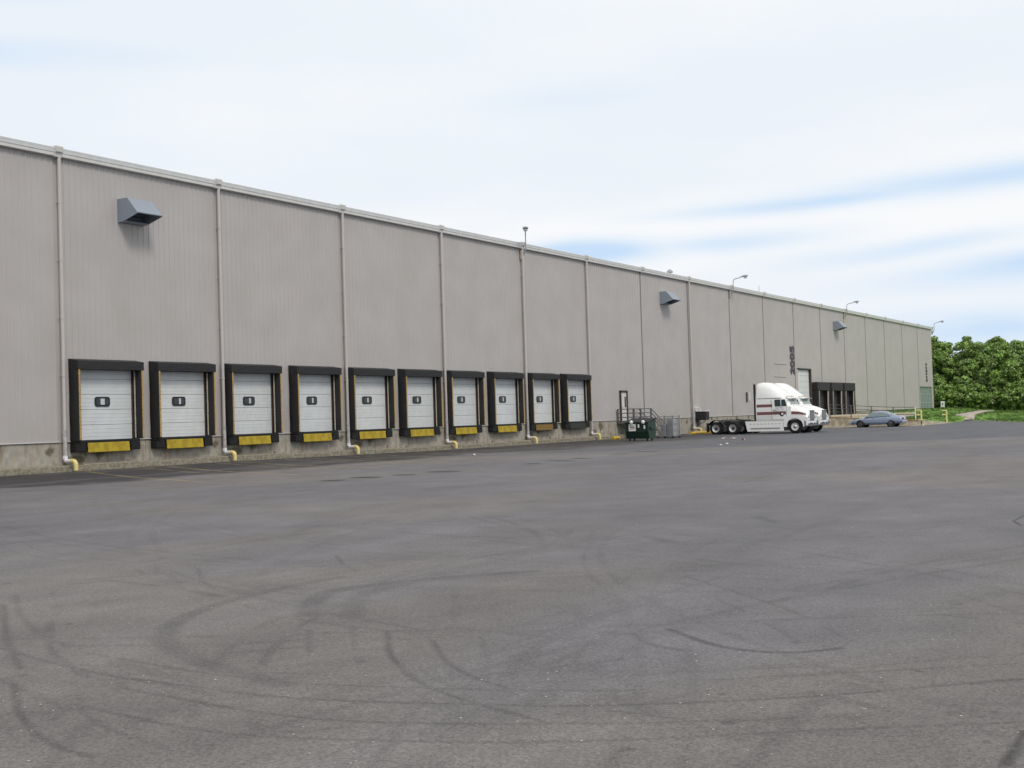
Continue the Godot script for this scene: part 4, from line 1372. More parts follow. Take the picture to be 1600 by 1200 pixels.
func build_ramp():
	# concrete ramp block with a railing along its near edge, and the walk round it
	var o := Node3D.new()
	o.name = "loading_ramp"
	add_child(o)
	o.set_meta("kind", "structure")
	tag(o, "pale concrete loading ramp in front of the dark docks", "ramp")
	var H := func(z: float) -> float: return lerpf(0.36, 0.93, smoothstep(-26.8, -38.0, z))
	var st := S()
	var zz := -26.8
	while zz > -40.5:       # walk along the near edge
		var z2: float = maxf(zz - 1.4, -40.9)
		var h1: float = H.call(zz)
		var h2: float = H.call(z2)
		face(st, [Vector3(117.5, h1, zz), Vector3(120.6, h1, zz), Vector3(120.6, h2, z2), Vector3(117.5, h2, z2)], Vector3.UP)
		zz = z2
	put("walk", st, M.slab, o)
	st = S()
	var poly := [Vector2(-26.8, -0.5), Vector2(-26.8, 0.33)]
	for k in 9:
		var z := lerpf(-27.2, -40.9, k / 8.0)
		poly.append(Vector2(z, H.call(z) - 0.012))
	poly.append(Vector2(-40.9, -0.5))
	prism(st, poly, Vector3(117.52, 0, 0), Vector3(0, 0, 1), Vector3.UP, Vector3(0.4, 0, 0))
	put("retaining_wall", st, M.slab, o)
	st = S()
	for k in 8:
		var za := lerpf(-27.0, -40.0, k / 8.0)
		var zb := lerpf(-27.0, -40.0, (k + 1) / 8.0)
		bar(st, Vector3(117.55, H.call(za) + 0.02, za), Vector3(117.55, H.call(zb) + 0.02, zb), 0.16, 0.07)
	put("yellow_edge", st, M.strip, o)
	st = S()
	prism(st, [Vector2(117.5, -0.5), Vector2(131.2, -0.5), Vector2(131.2, -0.12), Vector2(117.5, 0.35)], Vector3(0, 0, -26.8), Vector3(1, 0, 0), Vector3.UP, Vector3(0, 0, -0.35))
	put("retaining_wall", st, M.slab, o)
	st = S()
	face(st, [Vector3(117.9, 0.34, -27.0), Vector3(131.2, -0.115, -27.0), Vector3(131.2, 0.05, -28.9), Vector3(120.6, 0.37, -28.9), Vector3(117.9, 0.42, -28.9)], Vector3.UP)
	put("walk", st, M.path, o)
	st = S()
	span(st, Vector3(120.62, -0.4, -40.9), Vector3(146.4, 0.93, -34.0), 0.02)
	put("apron", st, M.slab, o)
	st = S()
	span(st, Vector3(116.6, -0.4, -40.9), Vector3(117.45, -0.06, -26.5), 0.02)
	put("gutter_strip", st, M.slab, o)
	var t := thing("ramp_railing", "dark three-bar steel railing along the edge of the concrete ramp", "railing", Vector3(117.75, 0, 0))
	for z in [-35.2, -33.2, -31.3, -29.3, -27.3]:
		st = S()
		span(st, Vector3(-0.04, H.call(z) - 0.01, z - 0.04), Vector3(0.04, H.call(z) + 1.2, z + 0.04))
		put("post", st, M.paint_white if z > -28.0 else M.steel, t)
	for k in 3:
		for j in 4:
			var za: float = [-35.2, -33.2, -31.3, -29.3, -27.3][j]
			var zb: float = [-35.2, -33.2, -31.3, -29.3, -27.3][j + 1]
			st = S()
			tube(st, [Vector3(0, H.call(za) + 1.17 - 0.33 * k, za), Vector3(0, H.call(zb) + 1.17 - 0.33 * k, zb)], 0.03, 6)
			put("rail", st, M.steel, t)
	for q in [[1440.0, 661.5, 1.33, "beside the blue sedan"], [1479.5, 659.5, 1.22, "beside the footpath"]]:
		var x := 124.0 if q[0] < 1450.0 else 130.0
		var r: Vector3 = cam_f + cam_r * ((q[0] - 800.0) / 1967.916) - cam_u * ((q[1] - 600.0) / 1967.916)
		var p: Vector3 = r * (x / r.x)
		var y := p.y + CAM_Y
		t = thing("yellow_post", "pale yellow steel post with two short arms %s" % q[3], "post", Vector3(x, y, p.z), 0.0, "pale yellow posts at the ramp")
		st = S()
		tube(st, [Vector3(0, -0.4, 0), Vector3(0, q[2], 0)], 0.075, 10)
		put("pole", st, M.safety_pale, t)
		for yy in [q[2] - 0.07, q[2] * 0.6]:
			st = S()
			tube(st, [Vector3(0, yy, 0), Vector3(0, yy + 0.02, -0.42)], 0.065, 10)
			put("arm", st, M.safety_pale, t)
	var sp := Vector3(166.0, 0, -35.05)
	sp.y = lawn(sp.x, sp.z)
	t = thing("white_sign", "small white sign board on a post on the grass bank", "sign", sp)
	st = S()
	span(st, Vector3(0.0, 0.0, -0.03), Vector3(0.05, 1.35, 0.03))
	put("post", st, M.charcoal, t)
	st = S()
	span(st, Vector3(-0.035, 0.62, -0.24), Vector3(-0.002, 1.36, 0.24), 0.01)
	put("board", st, M.paint_white, t)
	st = S()
	span(st, Vector3(-0.04, 0.85, -0.06), Vector3(-0.036, 1.12, 0.06))
	put("symbol", st, M.charcoal, t)

# ------------------------------------------------------------------ vehicles (forward is +z)
func wheel(parent: Node, at: Vector3, r: float, w: float, out: float, rim_r: float, rim_m: Material, dish := 0.0, hub_m: Material = null):
	var o := node("wheel", parent, at)
	var st := S()
	var ax := Vector3(out, 0, 0)
	lathe(st, [Vector2(rim_r, -w * 0.5), Vector2(r * 0.86, -w * 0.5), Vector2(r * 0.97, -w * 0.42), Vector2(r, -w * 0.3), Vector2(r, w * 0.3), Vector2(r * 0.97, w * 0.42), Vector2(r * 0.86, w * 0.5), Vector2(rim_r, w * 0.46)], Vector3.ZERO, ax, 28)
	put("tyre", st, M.tyre, o)
	st = S()
	lathe(st, [Vector2(rim_r * 1.02, w * 0.45), Vector2(rim_r * 0.92, w * 0.47), Vector2(rim_r * 0.82, w * 0.3 - dish), Vector2(rim_r * 0.5, w * 0.3 - dish), Vector2(rim_r * 0.42, w * 0.32 - dish)], Vector3.ZERO, ax, 24)
	lathe(st, [Vector2(0, -w * 0.45), Vector2(rim_r, -w * 0.45)], Vector3.ZERO, ax, 16, -1)
	put("rim", st, rim_m, o)
	st = S()
	lathe(st, [Vector2(rim_r * 0.43, w * 0.2 - dish), Vector2(rim_r * 0.40, w * 0.45 - dish * 0.6), Vector2(rim_r * 0.25, w * 0.5 - dish * 0.5), Vector2(0, w * 0.5 - dish * 0.5)], Vector3.ZERO, ax, 18)
	put("hub", st, hub_m if hub_m else rim_m, o)

func half_ring(pts: Array, z: float) -> Array:   # mirrored section: (x, y) of the right half from bottom to top
	var out := []
	for p in pts: out.append(Vector3(p[0], p[1], z))
	for i in range(pts.size() - 1, -1, -1):
		out.append(Vector3(-pts[i][0], pts[i][1], z))
	return out

func make_truck(t: Node3D):
	# origin on the ground under the front axle, forward +z
	var st := S()
	for x in [-0.43, 0.43]:
		span(st, Vector3(x - 0.05, 0.72, -7.15), Vector3(x + 0.05, 1.0, 0.7), 0.01)
	for z in [-7.1, -5.9, -4.9, -3.9, -2.0, 0.3]:
		span(st, Vector3(-0.379, 0.76, z - 0.05), Vector3(0.379, 0.94, z + 0.05))
	put("frame", st, M.black, t)
	st = S()
	lathe(st, [Vector2(0, 0), Vector2(0.5, 0), Vector2(0.52, 0.05), Vector2(0.45, 0.09), Vector2(0, 0.09)], Vector3(0, 1.06, -5.6), Vector3.UP, 20, -1)
	span(st, Vector3(-0.42, 1.0, -6.2), Vector3(0.42, 1.06, -5.0))
	put("fifth_wheel", st, M.steel, t)
	# sleeper, cab and roof fairing as one shell lofted along the truck
	st = S()
	var W := 1.20
	var rings := []
	# z, shoulder height, roof crown height, roof half width
	for s in [[-3.04, 2.95, 3.90, 1.04], [-2.98, 2.98, 3.94, 1.07], [-2.6, 2.98, 3.98, 1.07], [-2.25, 2.95, 3.95, 1.06], [-1.9, 2.9, 3.78, 1.04], [-1.55, 2.85, 3.52, 1.0], [-1.15, 2.78, 3.16, 0.98], [-0.75, 2.72, 2.86, 0.95], [-0.55, 2.68, 2.72, 0.9]]:
		var z: float = s[0]
		rings.append(half_ring([[W - 0.04, 1.02], [W, 1.12], [W, 2.0], [W - 0.02, 2.45], [lerpf(W, s[3], 0.35), s[1]], [s[3], lerpf(s[1], s[2], 0.55)], [s[3] * 0.86, lerpf(s[1], s[2], 0.9)], [s[3] * 0.55, s[2]]], z))
	loft(st, rings, true, true, 0)
	put("sleeper_cab", st, M.truck, t)
	# seams in the shell
	for e in [-1.0, 1.0]:
		st = S()
		span(st, Vector3(e * (W - 0.05), 2.735, -2.96), Vector3(e * (W - 0.012), 2.755, -1.0))
		span(st, Vector3(e * (W - 0.01), 1.06, -1.80), Vector3(e * (W + 0.003), 2.62, -1.785))
		span(st, Vector3(e * (W - 0.01), 1.06, -0.62), Vector3(e * (W + 0.003), 2.05, -0.605))
		put("panel_gap", st, M.charcoal, t)
	# windscreen post block down to the cowl
	st = S()
	rings = []
	for s in [[-0.56, 2.70, 0.93, 2.66], [-0.30, 2.20, 1.0, 2.17], [-0.27, 2.16, 1.02, 2.13]]:
		rings.append(half_ring([[W - 0.04, 1.02], [W - 0.02, 1.6], [W - 0.02, 2.05 if s[0] > -0.5 else 2.1], [s[2], s[3]], [s[2] * 0.5, s[1]]], s[0]))
	loft(st, rings, true, true, -1)
	put("cab_front", st, M.truck, t)
	# hood tapering to the grille
	st = S()
	rings = []
	for s in [[-0.30, 2.16, 1.06, 1.18], [0.0, 2.10, 1.0, 1.16], [0.4, 1.98, 0.88, 1.14], [0.75, 1.84, 0.72, 1.10], [0.92, 1.76, 0.60, 1.04], [0.98, 1.70, 0.52, 0.98]]:
		var low := 0.98 if s[0] > 0.6 else 1.08
		rings.append(half_ring([[s[3], low], [s[3] + 0.02, 1.28], [lerpf(s[3], s[2], 0.5), 1.50], [s[2], s[1] - 0.16], [s[2] * 0.8, s[1] - 0.04], [s[2] * 0.4, s[1]]], s[0]))
	loft(st, rings, true, true, 0)
	put("hood", st, M.truck, t)
	# front wings with a wheel arch
	for e in [-1.0, 1.0]:
		st = S()
		var poly := []
		for k in 13:
			var a := PI * k / 12.0
			poly.append(Vector2(-cos(a) * 0.66, 0.52 + sin(a) * 0.66))
		poly.append_array([Vector2(0.66, 0.50), Vector2(0.98, 0.62), Vector2(1.0, 1.2), Vector2(0.55, 1.42), Vector2(-0.35, 1.46), Vector2(-0.86, 1.15), Vector2(-0.86, 0.52)])
		prism(st, poly, Vector3(e * 1.0, 0, 0), Vector3(0, 0, 1), Vector3.UP, Vector3(e * 0.235, 0, 0))
		put("wing", st, M.truck, t)
		# chassis skirt with its steps and row of holes
		st = S()
		var q := [Vector2(-3.95, 1.0), Vector2(-3.78, 0.22), Vector2(-0.88, 0.22), Vector2(-0.88, 1.0)]
		prism(st, q, Vector3(e * 1.12, 0, 0), Vector3(0, 0, 1), Vector3.UP, Vector3(e * 0.09, 0, 0))
		var sk := put("skirt", st, M.truck, t)
		st = S()
		span(st, Vector3(e * 1.212, 0.40, -3.5), Vector3(e * 1.235, 0.50, -1.15), 0.008)
		put("step", st, M.chrome_dull, sk)
		for k in 9:
			st = S()
			lathe(st, [Vector2(0, 0.012), Vector2(0.035, 0.012), Vector2(0.035, 0.0)], Vector3(e * 1.212, 0.78, -3.5 + 0.29 * k), Vector3(e, 0, 0), 10, -1)
			put("hole", st, M.grille, sk)
		# coloured bands
		for b in [[2.06, 2.28, -2.97, -1.72, 1.2], [1.47, 1.70, -2.97, -0.66, 1.2]]:
			st = S()
			span(st, Vector3(e * (b[4] - 0.01), b[0], b[2]), Vector3(e * (b[4] + 0.006), b[1], b[3]))
			put("band", st, M.stripe, t)
		st = S()
		prism(st, [Vector2(-0.25, 1.45), Vector2(-0.25, 1.70), Vector2(0.3, 1.66), Vector2(0.88, 1.52), Vector2(0.88, 1.36), Vector2(0.3, 1.44)], Vector3(e * 1.165, 0, 0), Vector3(0, 0, 1), Vector3.UP, Vector3(e * 0.02, 0, 0))
		var band := put("band", st, M.stripe, t)
		st = S()
		span(st, Vector3(e * 1.19, 1.43, 0.72), Vector3(e * 1.194, 1.5, 0.80))
		put("badge", st, M.paint_white, band)
		# door, its window, mirror and round emblem
		var dr := node("door", t)
		st = S()
		span(st, Vector3(e * (W - 0.01), 1.72, -1.76), Vector3(e * (W + 0.012), 2.05, -0.64), 0.004)
		span(st, Vector3(e * (W - 0.01), 1.12, -1.72), Vector3(e * (W + 0.012), 1.46, -0.68), 0.004)
		put("door_skin", st, M.truck, dr)
		st = S()
		prism(st, [Vector2(-1.52, 2.10), Vector2(-1.52, 2.62), Vector2(-0.72, 2.62), Vector2(-0.58, 2.12)], Vector3(e * (W - 0.03), 0, 0), Vector3(0, 0, 1), Vector3.UP, Vector3(e * 0.045, 0, 0))
		put("window", st, M.glass, dr)
		st = S()
		span(st, Vector3(e * (W + 0.012), 1.78, -1.66), Vector3(e * (W + 0.04), 1.83, -1.46), 0.006)
		put("handle", st, M.chrome, dr)
		st = S()
		lathe(st, [Vector2(0.17, 0), Vector2(0.17, 0.015), Vector2(0, 0.018)], Vector3(e * (W + 0.008), 1.50, -0.98), Vector3(e, 0, 0), 18, -1)
		put("emblem", st, M.black, dr)
		st = S()
		lathe(st, [Vector2(0.09, 0), Vector2(0.09, 0.006), Vector2(0, 0.008)], Vector3(e * (W + 0.026), 1.52, -0.94), Vector3(e, 0, 0), 14, -1)
		put("emblem_centre", st, M.paint_white, dr)
		var mi := node("mirror", t)
		st = S()
		span(st, Vector3(e * 1.36, 2.0, -0.98), Vector3(e * 1.56, 2.55, -0.90), 0.03)
		put("mirror_head", st, M.chrome, mi)
		st = S()
		tube(st, [Vector3(e * 1.2, 2.62, -0.85), Vector3(e * 1.46, 2.6, -0.93), Vector3(e * 1.46, 1.95, -0.93), Vector3(e * 1.2, 1.85, -0.85)], 0.018, 8)
		put("mirror_arm", st, M.chrome, mi)
		# dark edge at the back of the sleeper
		st = S()
		span(st, Vector3(e * 1.05, 1.05, -3.20), Vector3(e * 1.19, 3.86, -3.05), 0.01)
		put("side_extender", st, M.black, t)
		# lamps
		st = S()
		span(st, Vector3(e * 0.62, 1.16, 0.98), Vector3(e * 1.0, 1.34, 1.03), 0.02)
		put("headlight", st, M.lamp_clear, t)
		# rear mudguard
		st = S()
		var arc := []
		for k in 9:
			var a := PI * (0.12 + 0.76 * k / 8.0)
			arc.append(Vector2(-6.4 - cos(a) * -0.66 * -1.0, 0.52 + sin(a) * 0.66))
		for k in 4:
			pass
		var up := []
		for p in arc: up.append(p)
		for k in range(arc.size() - 1, -1, -1): up.append(Vector2(lerpf(arc[k].x, -6.4, 0.04), lerpf(arc[k].y, 0.52, 0.04)))
		prism(st, up, Vector3(e * 0.62, 0, 0), Vector3(0, 0, 1), Vector3.UP, Vector3(e * 0.58, 0, 0))
		put("mudguard", st, M.rubber, t)
		st = S()
		span(st, Vector3(e * 0.62, 0.25, -7.16), Vector3(e * 1.2, 0.95, -7.13))
		put("mudflap", st, M.rubber, t)
	# windscreen in two halves under a visor
	for e in [-1.0, 1.0]:
		st = S()
		face(st, [Vector3(e * 0.03, 2.665, -0.525), Vector3(e * 0.86, 2.615, -0.525), Vector3(e * 0.95, 2.20, -0.30), Vector3(e * 0.03, 2.23, -0.30)], Vector3(0, 0.4, 1))
		face(st, [Vector3(e * 0.03, 2.665, -0.54), Vector3(e * 0.86, 2.615, -0.54), Vector3(e * 0.95, 2.20, -0.315), Vector3(e * 0.03, 2.23, -0.315)], Vector3(0, -0.4, -1))
		put("windscreen", st, M.glass_pale, t)
	st = S()
	var vis := []
	for k in 7:
		var x := lerpf(-1.12, 1.12, k / 6.0)
		var f := 1.0 - pow(absf(x) / 1.12, 2.0)
		vis.append([Vector3(x, 2.72 + 0.05 * f, -0.72), Vector3(x, 2.77 + 0.05 * f, -0.70), Vector3(x, 2.68 + 0.05 * f, -0.28 + 0.1 * f), Vector3(x, 2.65 + 0.05 * f, -0.30 + 0.1 * f)])
	loft(st, vis, true, true, -1)
	put("visor", st, M.truck, t)
	for k in 5:
		st = S()
		box(st, Vector3(-0.8 + 0.4 * k, 2.86, -0.70), Vector3(0.12, 0.05, 0.08), 0.015)
		put("roof_lamp", st, M.strip, t)
	st = S()
	span(st, Vector3(-0.46, 1.0, 0.985), Vector3(0.46, 1.68, 1.03), 0.02)
	var gr := put("grille", st, M.grille, t)
	for k in 11:
		st = S()
		span(st, Vector3(-0.44 + 0.08 * k - 0.012 + 0.04, 1.03, 1.03), Vector3(-0.44 + 0.08 * k + 0.012 + 0.04, 1.65, 1.05))
		put("bar", st, M.chrome_dull, gr)
	st = S()
	span(st, Vector3(-0.5, 1.685, 0.96), Vector3(0.5, 1.74, 1.05), 0.015)
	put("grille_trim", st, M.chrome, t)
	st = S()
	rings = []
	for k in 9:
		var x := lerpf(-1.24, 1.24, k / 8.0)
		var back := 0.30 * pow(absf(x) / 1.24, 4.0)
		rings.append([Vector3(x, 0.52, 1.05 - back), Vector3(x, 0.56, 1.16 - back), Vector3(x, 0.74, 1.19 - back), Vector3(x, 0.93, 1.16 - back), Vector3(x, 0.97, 1.05 - back)])
	loft(st, rings, true, true, -1)
	put("bumper", st, M.chrome, t)
	for k in 3:
		st = S()
		span(st, Vector3(-0.9 + 0.7 * k, 0.68, 1.185), Vector3(-0.6 + 0.7 * k, 0.79, 1.20))
		put("bumper_slot", st, M.grille, t)
	st = S()
	tube(st, [Vector3(0.85, 0.6, -3.25), Vector3(0.85, 3.6, -3.25)], 0.065, 12)
	put("exhaust_stack", st, M.chrome, t)
	st = S()
	span(st, Vector3(-1.0, 0.5, -0.25), Vector3(1.0, 0.62, -0.12))
	span(st, Vector3(-0.8, 0.45, -5.15), Vector3(0.8, 0.6, -5.0))
	span(st, Vector3(-0.8, 0.45, -6.55), Vector3(0.8, 0.6, -6.4))
	put("axles", st, M.black, t)
	for e in [-1.0, 1.0]:
		wheel(t, Vector3(e * 1.04, 0.52, 0), 0.52, 0.28, e, 0.30, M.rim, -0.02, M.chrome)
		for z in [-5.0, -6.4]:
			wheel(t, Vector3(e * 1.06, 0.51, z), 0.51, 0.25, e, 0.30, M.rim, 0.09, M.charcoal)
			wheel(t, Vector3(e * 0.76, 0.51, z), 0.51, 0.25, e, 0.30, M.rim, 0.09, M.charcoal)

func build_trucks():
	var t := thing("truck_tractor", "white sleeper truck tractor with two brown side bands, parked nearer the dumpster", "truck", Vector3(94.4, -0.15, -30.6), 0.0, "white truck tractors backed to the wall")
	make_truck(t)
	var c := copy_of(t, "white sleeper truck tractor parked between the other truck and the dark docks")
	c.position = Vector3(98.1, -0.15, -30.8)

func make_car(t: Node3D):
	# sedan; origin on the ground at mid wheelbase, forward +z
	var st := S()
	var rings := []
	# z, half width at belt, sill y, belt y, deck y
	for s in [[-2.38, 0.70, 0.42, 0.66, 0.74], [-2.33, 0.80, 0.34, 0.80, 0.90], [-2.1, 0.86, 0.30, 0.86, 0.975], [-1.5, 0.885, 0.26, 0.88, 0.985], [-0.9, 0.89, 0.23, 0.88, 0.95], [0.0, 0.89, 0.22, 0.85, 0.92], [0.85, 0.885, 0.23, 0.81, 0.89], [1.3, 0.875, 0.25, 0.76, 0.83], [1.8, 0.85, 0.27, 0.69, 0.75], [2.15, 0.80, 0.30, 0.62, 0.66], [2.33, 0.70, 0.34, 0.54, 0.57], [2.38, 0.6, 0.38, 0.48, 0.50]]:
		rings.append(half_ring([[s[1] * 0.8, s[2]], [s[1] * 0.97, s[2] + 0.05], [s[1] + 0.005, lerpf(s[2], s[3], 0.45)], [s[1], s[3] - 0.08], [s[1] * 0.95, s[3]], [s[1] * 0.80, s[4] - 0.01], [s[1] * 0.4, s[4] + 0.01]], s[0]))
	loft(st, rings, true, true, 0)
	put("body", st, M.car, t)
	st = S()
	rings = []
	for s in [[-1.72, 0.72, 0.945, 0.96], [-1.2, 0.70, 1.20, 1.22], [-0.85, 0.66, 1.36, 1.385], [-0.3, 0.66, 1.40, 1.43], [0.1, 0.66, 1.38, 1.41], [0.35, 0.68, 1.30, 1.325], [0.75, 0.72, 1.06, 1.075], [1.02, 0.74, 0.87, 0.88]]:
		rings.append(half_ring([[0.84, 0.84], [lerpf(0.84, s[1], 0.5), lerpf(0.86, s[2], 0.5)], [s[1], s[2] - 0.03], [s[1] * 0.9, s[2]], [s[1] * 0.4, s[3]]], s[0]))
	loft(st, rings, true, true, 0)
	put("roof", st, M.car, t)
	for e in [-1.0, 1.0]:
		for q in [[[-0.06, 0.93], [-0.06, 1.32], [0.25, 1.28], [0.80, 0.92]], [[-0.98, 0.97], [-0.80, 1.28], [-0.14, 1.33], [-0.14, 0.94]], [[-1.38, 0.99], [-0.90, 1.25], [-1.05, 0.985]]]:
			st = S()
			var pts := []
			for p in q:
				var f: float = clampf((p[1] - 0.86) / 0.5, 0, 1)
				pts.append(Vector3(e * (lerpf(0.845, 0.675, f) + 0.012), p[1], p[0]))
			var back := []
			for p in pts: back.append(p - Vector3(e * 0.03, 0, 0))
			flat(st)
			face(st, pts.duplicate(), Vector3(e, 0.3, 0))
			face(st, back.duplicate(), Vector3(-e, 0, 0))
			for k in pts.size():
				var k2: int = (k + 1) % pts.size()
				face(st, [pts[k], pts[k2], back[k2], back[k]], (pts[k] + pts[k2]) * 0.5 - (pts[0] + pts[1] + pts[2]) / 3.0)
			put("side_window", st, M.glass_pale, t)
		st = S()
		span(st, Vector3(e * 0.888, 0.42, -1.25), Vector3(e * 0.905, 0.50, 1.0), 0.006)
		put("side_moulding", st, M.car, t)
		for z in [-0.95, 0.05]:
			st = S()
			span(st, Vector3(e * 0.875, 0.76, z), Vector3(e * 0.905, 0.80, z + 0.2), 0.008)
			put("door_handle", st, M.car, t)
		st = S()
		box(st, Vector3(e * 0.95, 0.97, 0.78), Vector3(0.18, 0.12, 0.1), 0.03)
		put("mirror", st, M.car, t)
		st = S()
		span(st, Vector3(e * 0.35, 0.66, -2.40), Vector3(e * 0.78, 0.82, -2.30), 0.02)
		put("tail_light", st, M.tail, t)
		st = S()
		span(st, Vector3(e * 0.38, 0.52, 2.24), Vector3(e * 0.72, 0.63, 2.34), 0.02)
		put("headlight", st, M.lamp_clear, t)
		for z in [-1.36, 1.36]:
			st = S()
			lathe(st, [Vector2(0.0, 0.0), Vector2(0.375, 0.0), Vector2(0.375, 0.02)], Vector3(e * 0.872, 0.32, z), Vector3(e, 0, 0), 24, -1)
			put("wheel_arch", st, M.black, t)
			wheel(t, Vector3(e * 0.81, 0.31, z), 0.31, 0.2, e, 0.20, M.hub, 0.0)
	st = S()
	prism(st, [Vector2(-1.66, 0.99), Vector2(-1.64, 1.01), Vector2(-0.95, 1.335), Vector2(-0.93, 1.31)], Vector3(-0.60, 0, 0), Vector3(0, 0, 1), Vector3.UP, Vector3(1.2, 0, 0))
	put("rear_window", st, M.glass, t)
	st = S()
	prism(st, [Vector2(0.98, 0.905), Vector2(1.0, 0.93), Vector2(0.42, 1.315), Vector2(0.40, 1.29)], Vector3(-0.62, 0, 0), Vector3(0, 0, 1), Vector3.UP, Vector3(1.24, 0, 0))
	put("windscreen", st, M.glass_pale, t)
	st = S()
	span(st, Vector3(-0.84, 0.30, -2.46), Vector3(0.84, 0.56, -2.28), 0.05)
	put("bumper", st, M.car, t)
	st = S()
	span(st, Vector3(-0.80, 0.26, 2.22), Vector3(0.80, 0.48, 2.44), 0.05)
	put("bumper", st, M.car, t)
	st = S()
	span(st, Vector3(-0.16, 0.66, -2.40), Vector3(0.16, 0.80, -2.385))
	put("number_plate", st, M.paint_white, t)

func build_car():
	var t := thing("sedan", "blue-grey sedan parked nose towards the warehouse beside the concrete ramp", "car", Vector3(115.15, -0.15, -30.05), PI)
	make_car(t)

# ------------------------------------------------------------------ trees
func tree_crown(seed_: int, h: float, rad: float, base: float, count: int, pale: float) -> ArrayMesh:
	var r := RandomNumberGenerator.new()
	r.seed = seed_
	var clumps := []
	for i in 90:
		var f := pow(r.randf(), 0.8)
		var y := lerpf(base, h, f) + (r.randf_range(0.0, 0.9) if f > 0.85 else 0.0)
		var a := r.randf() * TAU
		var prof := sin(PI * clampf(0.12 + 0.83 * f, 0, 1))
		var d := rad * prof * sqrt(r.randf_range(0.15, 1.0)) * r.randf_range(0.8, 1.12)
		clumps.append([Vector3(cos(a) * d, y, sin(a) * d), r.randf_range(0.4, 1.15) * rad * 0.27, r.randf_range(0.65, 1.3)])
	var st := SurfaceTool.new()
	st.begin(Mesh.PRIMITIVE_TRIANGLES)
	for i in count:
		var c: Array = clumps[r.randi() % clumps.size()]
		var dir := Vector3(r.randfn(), r.randfn() * 0.8 + 0.15, r.randfn()).normalized()
		var p: Vector3 = c[0] + dir * c[1] * pow(r.randf(), 0.45) * Vector3(1.25, 0.8, 1.25)
		if p.y < 0.15: continue
		var n := (dir + Vector3(r.randfn(), r.randfn() + 0.8, r.randfn()) * 0.6).normalized()
		var u := n.cross(Vector3(r.randfn(), r.randfn(), r.randfn())).normalized()
		var v := n.cross(u)
		var s := r.randf_range(0.07, 0.17)
		var col: Color = Color(0.09, 0.175, 0.03).lerp(Color(0.27, 0.41, 0.085), r.randf()) * c[2]
		if pale > 0.0 and r.randf() < pale: col = Color(0.46, 0.50, 0.30)
		st.set_color(col)
		st.set_normal(n)
		var k := u * s * 1.5
		var l := v * s
		for q in [p - k, p + l * 0.8 - k * 0.1, p + k, p - k, p + k, p - l * 0.8 - k * 0.1]: st.add_vertex(q)
	return st.commit()

func trunk_mesh(seed_: int, h: float, rad: float) -> ArrayMesh:
	var r := RandomNumberGenerator.new()
	r.seed = seed_ + 100
	var st := S()
	var pts := []
	var rr := []
	for k in 7:
		pts.append(Vector3(r.randf_range(-0.12, 0.12) * k * 0.5, h * 0.8 * k / 6.0 - 0.3, r.randf_range(-0.12, 0.12) * k * 0.5))
		rr.append(lerpf(0.20, 0.04, k / 6.0) * h / 10.0)
	tube(st, pts, rr, 9)
	for k in 9:
		var j := 1 + k % 5
		var a := r.randf() * TAU
		var p: Vector3 = pts[j]
		var e := p + Vector3(cos(a), 0.7, sin(a)) * rad * r.randf_range(0.4, 0.75)
		tube(st, [p, p.lerp(e, 0.5) + Vector3(0, -0.15, 0), e], [rr[j] * 0.55, rr[j] * 0.35, 0.015], 6)
	return done(st)

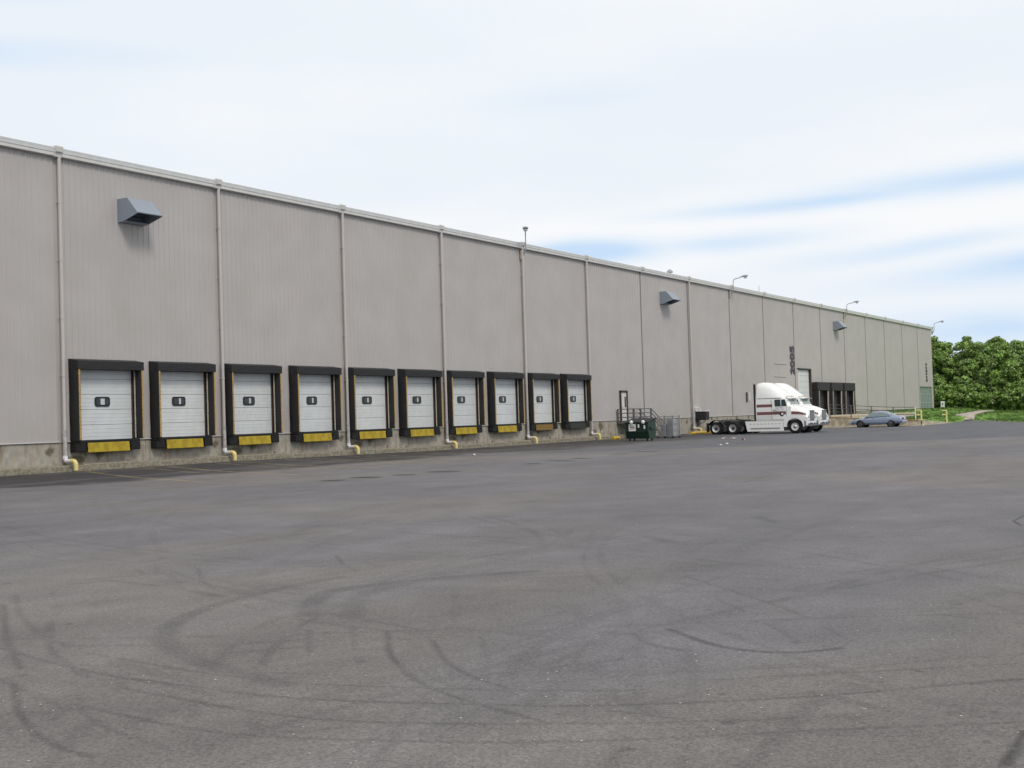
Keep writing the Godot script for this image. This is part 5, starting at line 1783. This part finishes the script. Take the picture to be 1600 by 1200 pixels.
func build_trees():
	var kinds := []
	for k in 3:
		var h: float = [10.8, 10.0, 9.2][k]
		var rd: float = [3.1, 3.5, 2.9][k]
		kinds.append([tree_crown(10 + k, h, rd, [1.6, 1.2, 0.8][k], 19000, [0.02, 0.07, 0.03][k]), trunk_mesh(k, h, rd)])
	var labels := ["broad green tree in the wood beyond the warehouse end", "green tree flecked with pale blossom in the wood", "smaller bushy green tree in the wood"]
	var spots := [[203.0, -43.6, 0, 0.98], [205.0, -38.8, 1, 0.98], [202.0, -33.6, 2, 1.02], [206.0, -29.6, 1, 1.0], [204.0, -24.5, 0, 0.95], [207.0, -18.0, 2, 1.1], [212.0, -46.0, 1, 1.0], [213.0, -41.0, 0, 1.0], [214.0, -35.5, 1, 1.02], [213.0, -30.5, 0, 0.92], [216.0, -25.0, 2, 1.1], [198.5, -48.0, 2, 1.0], [210.0, -11.0, 1, 1.0], [222.0, -49.0, 0, 1.05], [223.0, -38.0, 2, 1.2], [224.0, -28.0, 0, 1.0], [234.0, -55.0, 1, 1.1], [235.0, -49.0, 2, 1.2], [236.0, -43.0, 1, 1.1], [234.0, -36.0, 2, 1.2], [236.0, -30.0, 1, 1.1], [233.0, -22.0, 2, 1.2], [232.0, -14.0, 1, 1.1], [214.0, -4.0, 0, 1.0], [208.0, -53.0, 1, 1.0]]
	var r := RandomNumberGenerator.new()
	r.seed = 14
	for q in spots:
		var t := thing("broadleaf_tree", labels[q[2]], "tree", Vector3(q[0], lawn(q[0], q[1]), q[1]), r.randf() * TAU, "trees of the wood: " + labels[q[2]])
		t.scale = Vector3.ONE * q[3] * 0.95
		inst("crown", kinds[q[2]][0], M.leaf, t)
		inst("trunk", kinds[q[2]][1], M.bark, t)
	var bush := []
	for k in 2: bush.append(tree_crown(60 + k, [2.6, 3.4][k], [1.7, 1.9][k], 0.3, 7000, [0.02, 0.12][k]))
	var stem := trunk_mesh(7, 2.6, 1.4)
	for i in 44:
		var k := i % 2
		var x := (197.0 if i < 20 else 211.0) + r.randf_range(-2.0, 3.0)
		var z := -50.0 + (i % 22) * 2.25 + r.randf_range(-0.6, 0.6)
		if z > -36.0 and z < -24.0: x += 3.0
		var t := thing("shrub", ["low leafy green shrub at the edge of the wood", "tall shrub with pale blossom at the edge of the wood"][k], "shrub", Vector3(x, lawn(x, z), z), r.randf() * TAU, ["green shrubs before the wood", "blossoming shrubs before the wood"][k])
		t.scale = Vector3.ONE * r.randf_range(0.8, 1.25)
		inst("foliage", bush[k], M.leaf, t)
		inst("stem", stem, M.bark, t)

# ------------------------------------------------------------------ all of it
func _ready():
	rng.seed = 1
	var cam := Camera3D.new()
	cam.name = "camera"
	add_child(cam)
	cam.transform = Transform3D(Basis(cam_r, cam_u, -cam_f).orthonormalized(), Vector3(0, CAM_Y, 0))
	cam.fov = 33.912
	cam.near = 0.1
	cam.far = 2000.0
	cam.current = true
	var env := Environment.new()
	env.background_mode = Environment.BG_SKY
	env.sky = Sky.new()
	env.sky.sky_material = sky_material()
	env.tonemap_mode = Environment.TONE_MAPPER_LINEAR
	env.tonemap_exposure = 1.0
	env.sdfgi_enabled = true
	env.ssao_enabled = true
	env.ssil_enabled = true
	var we := WorldEnvironment.new()
	we.name = "air"
	we.environment = env
	add_child(we)
	var sun := DirectionalLight3D.new()
	sun.name = "sun"
	add_child(sun)
	sun.light_energy = 0.5
	sun.light_color = Color(1.0, 0.97, 0.92)
	sun.light_angular_distance = 14.0
	sun.shadow_enabled = true
	sun.look_at_from_position(Vector3(-22, 50, 44), Vector3.ZERO, Vector3.UP)
	make_materials()
	print("materials")
	build_yard()
	print("yard")
	build_lawn()
	print("lawn")
	build_warehouse()
	build_kerb()
	build_docks()
	build_ramp()
	build_downspouts()
	build_hoods()
	build_lamps()
	print("warehouse")
	build_wall_things()
	build_trucks()
	build_car()
	build_trees()
	print("done")
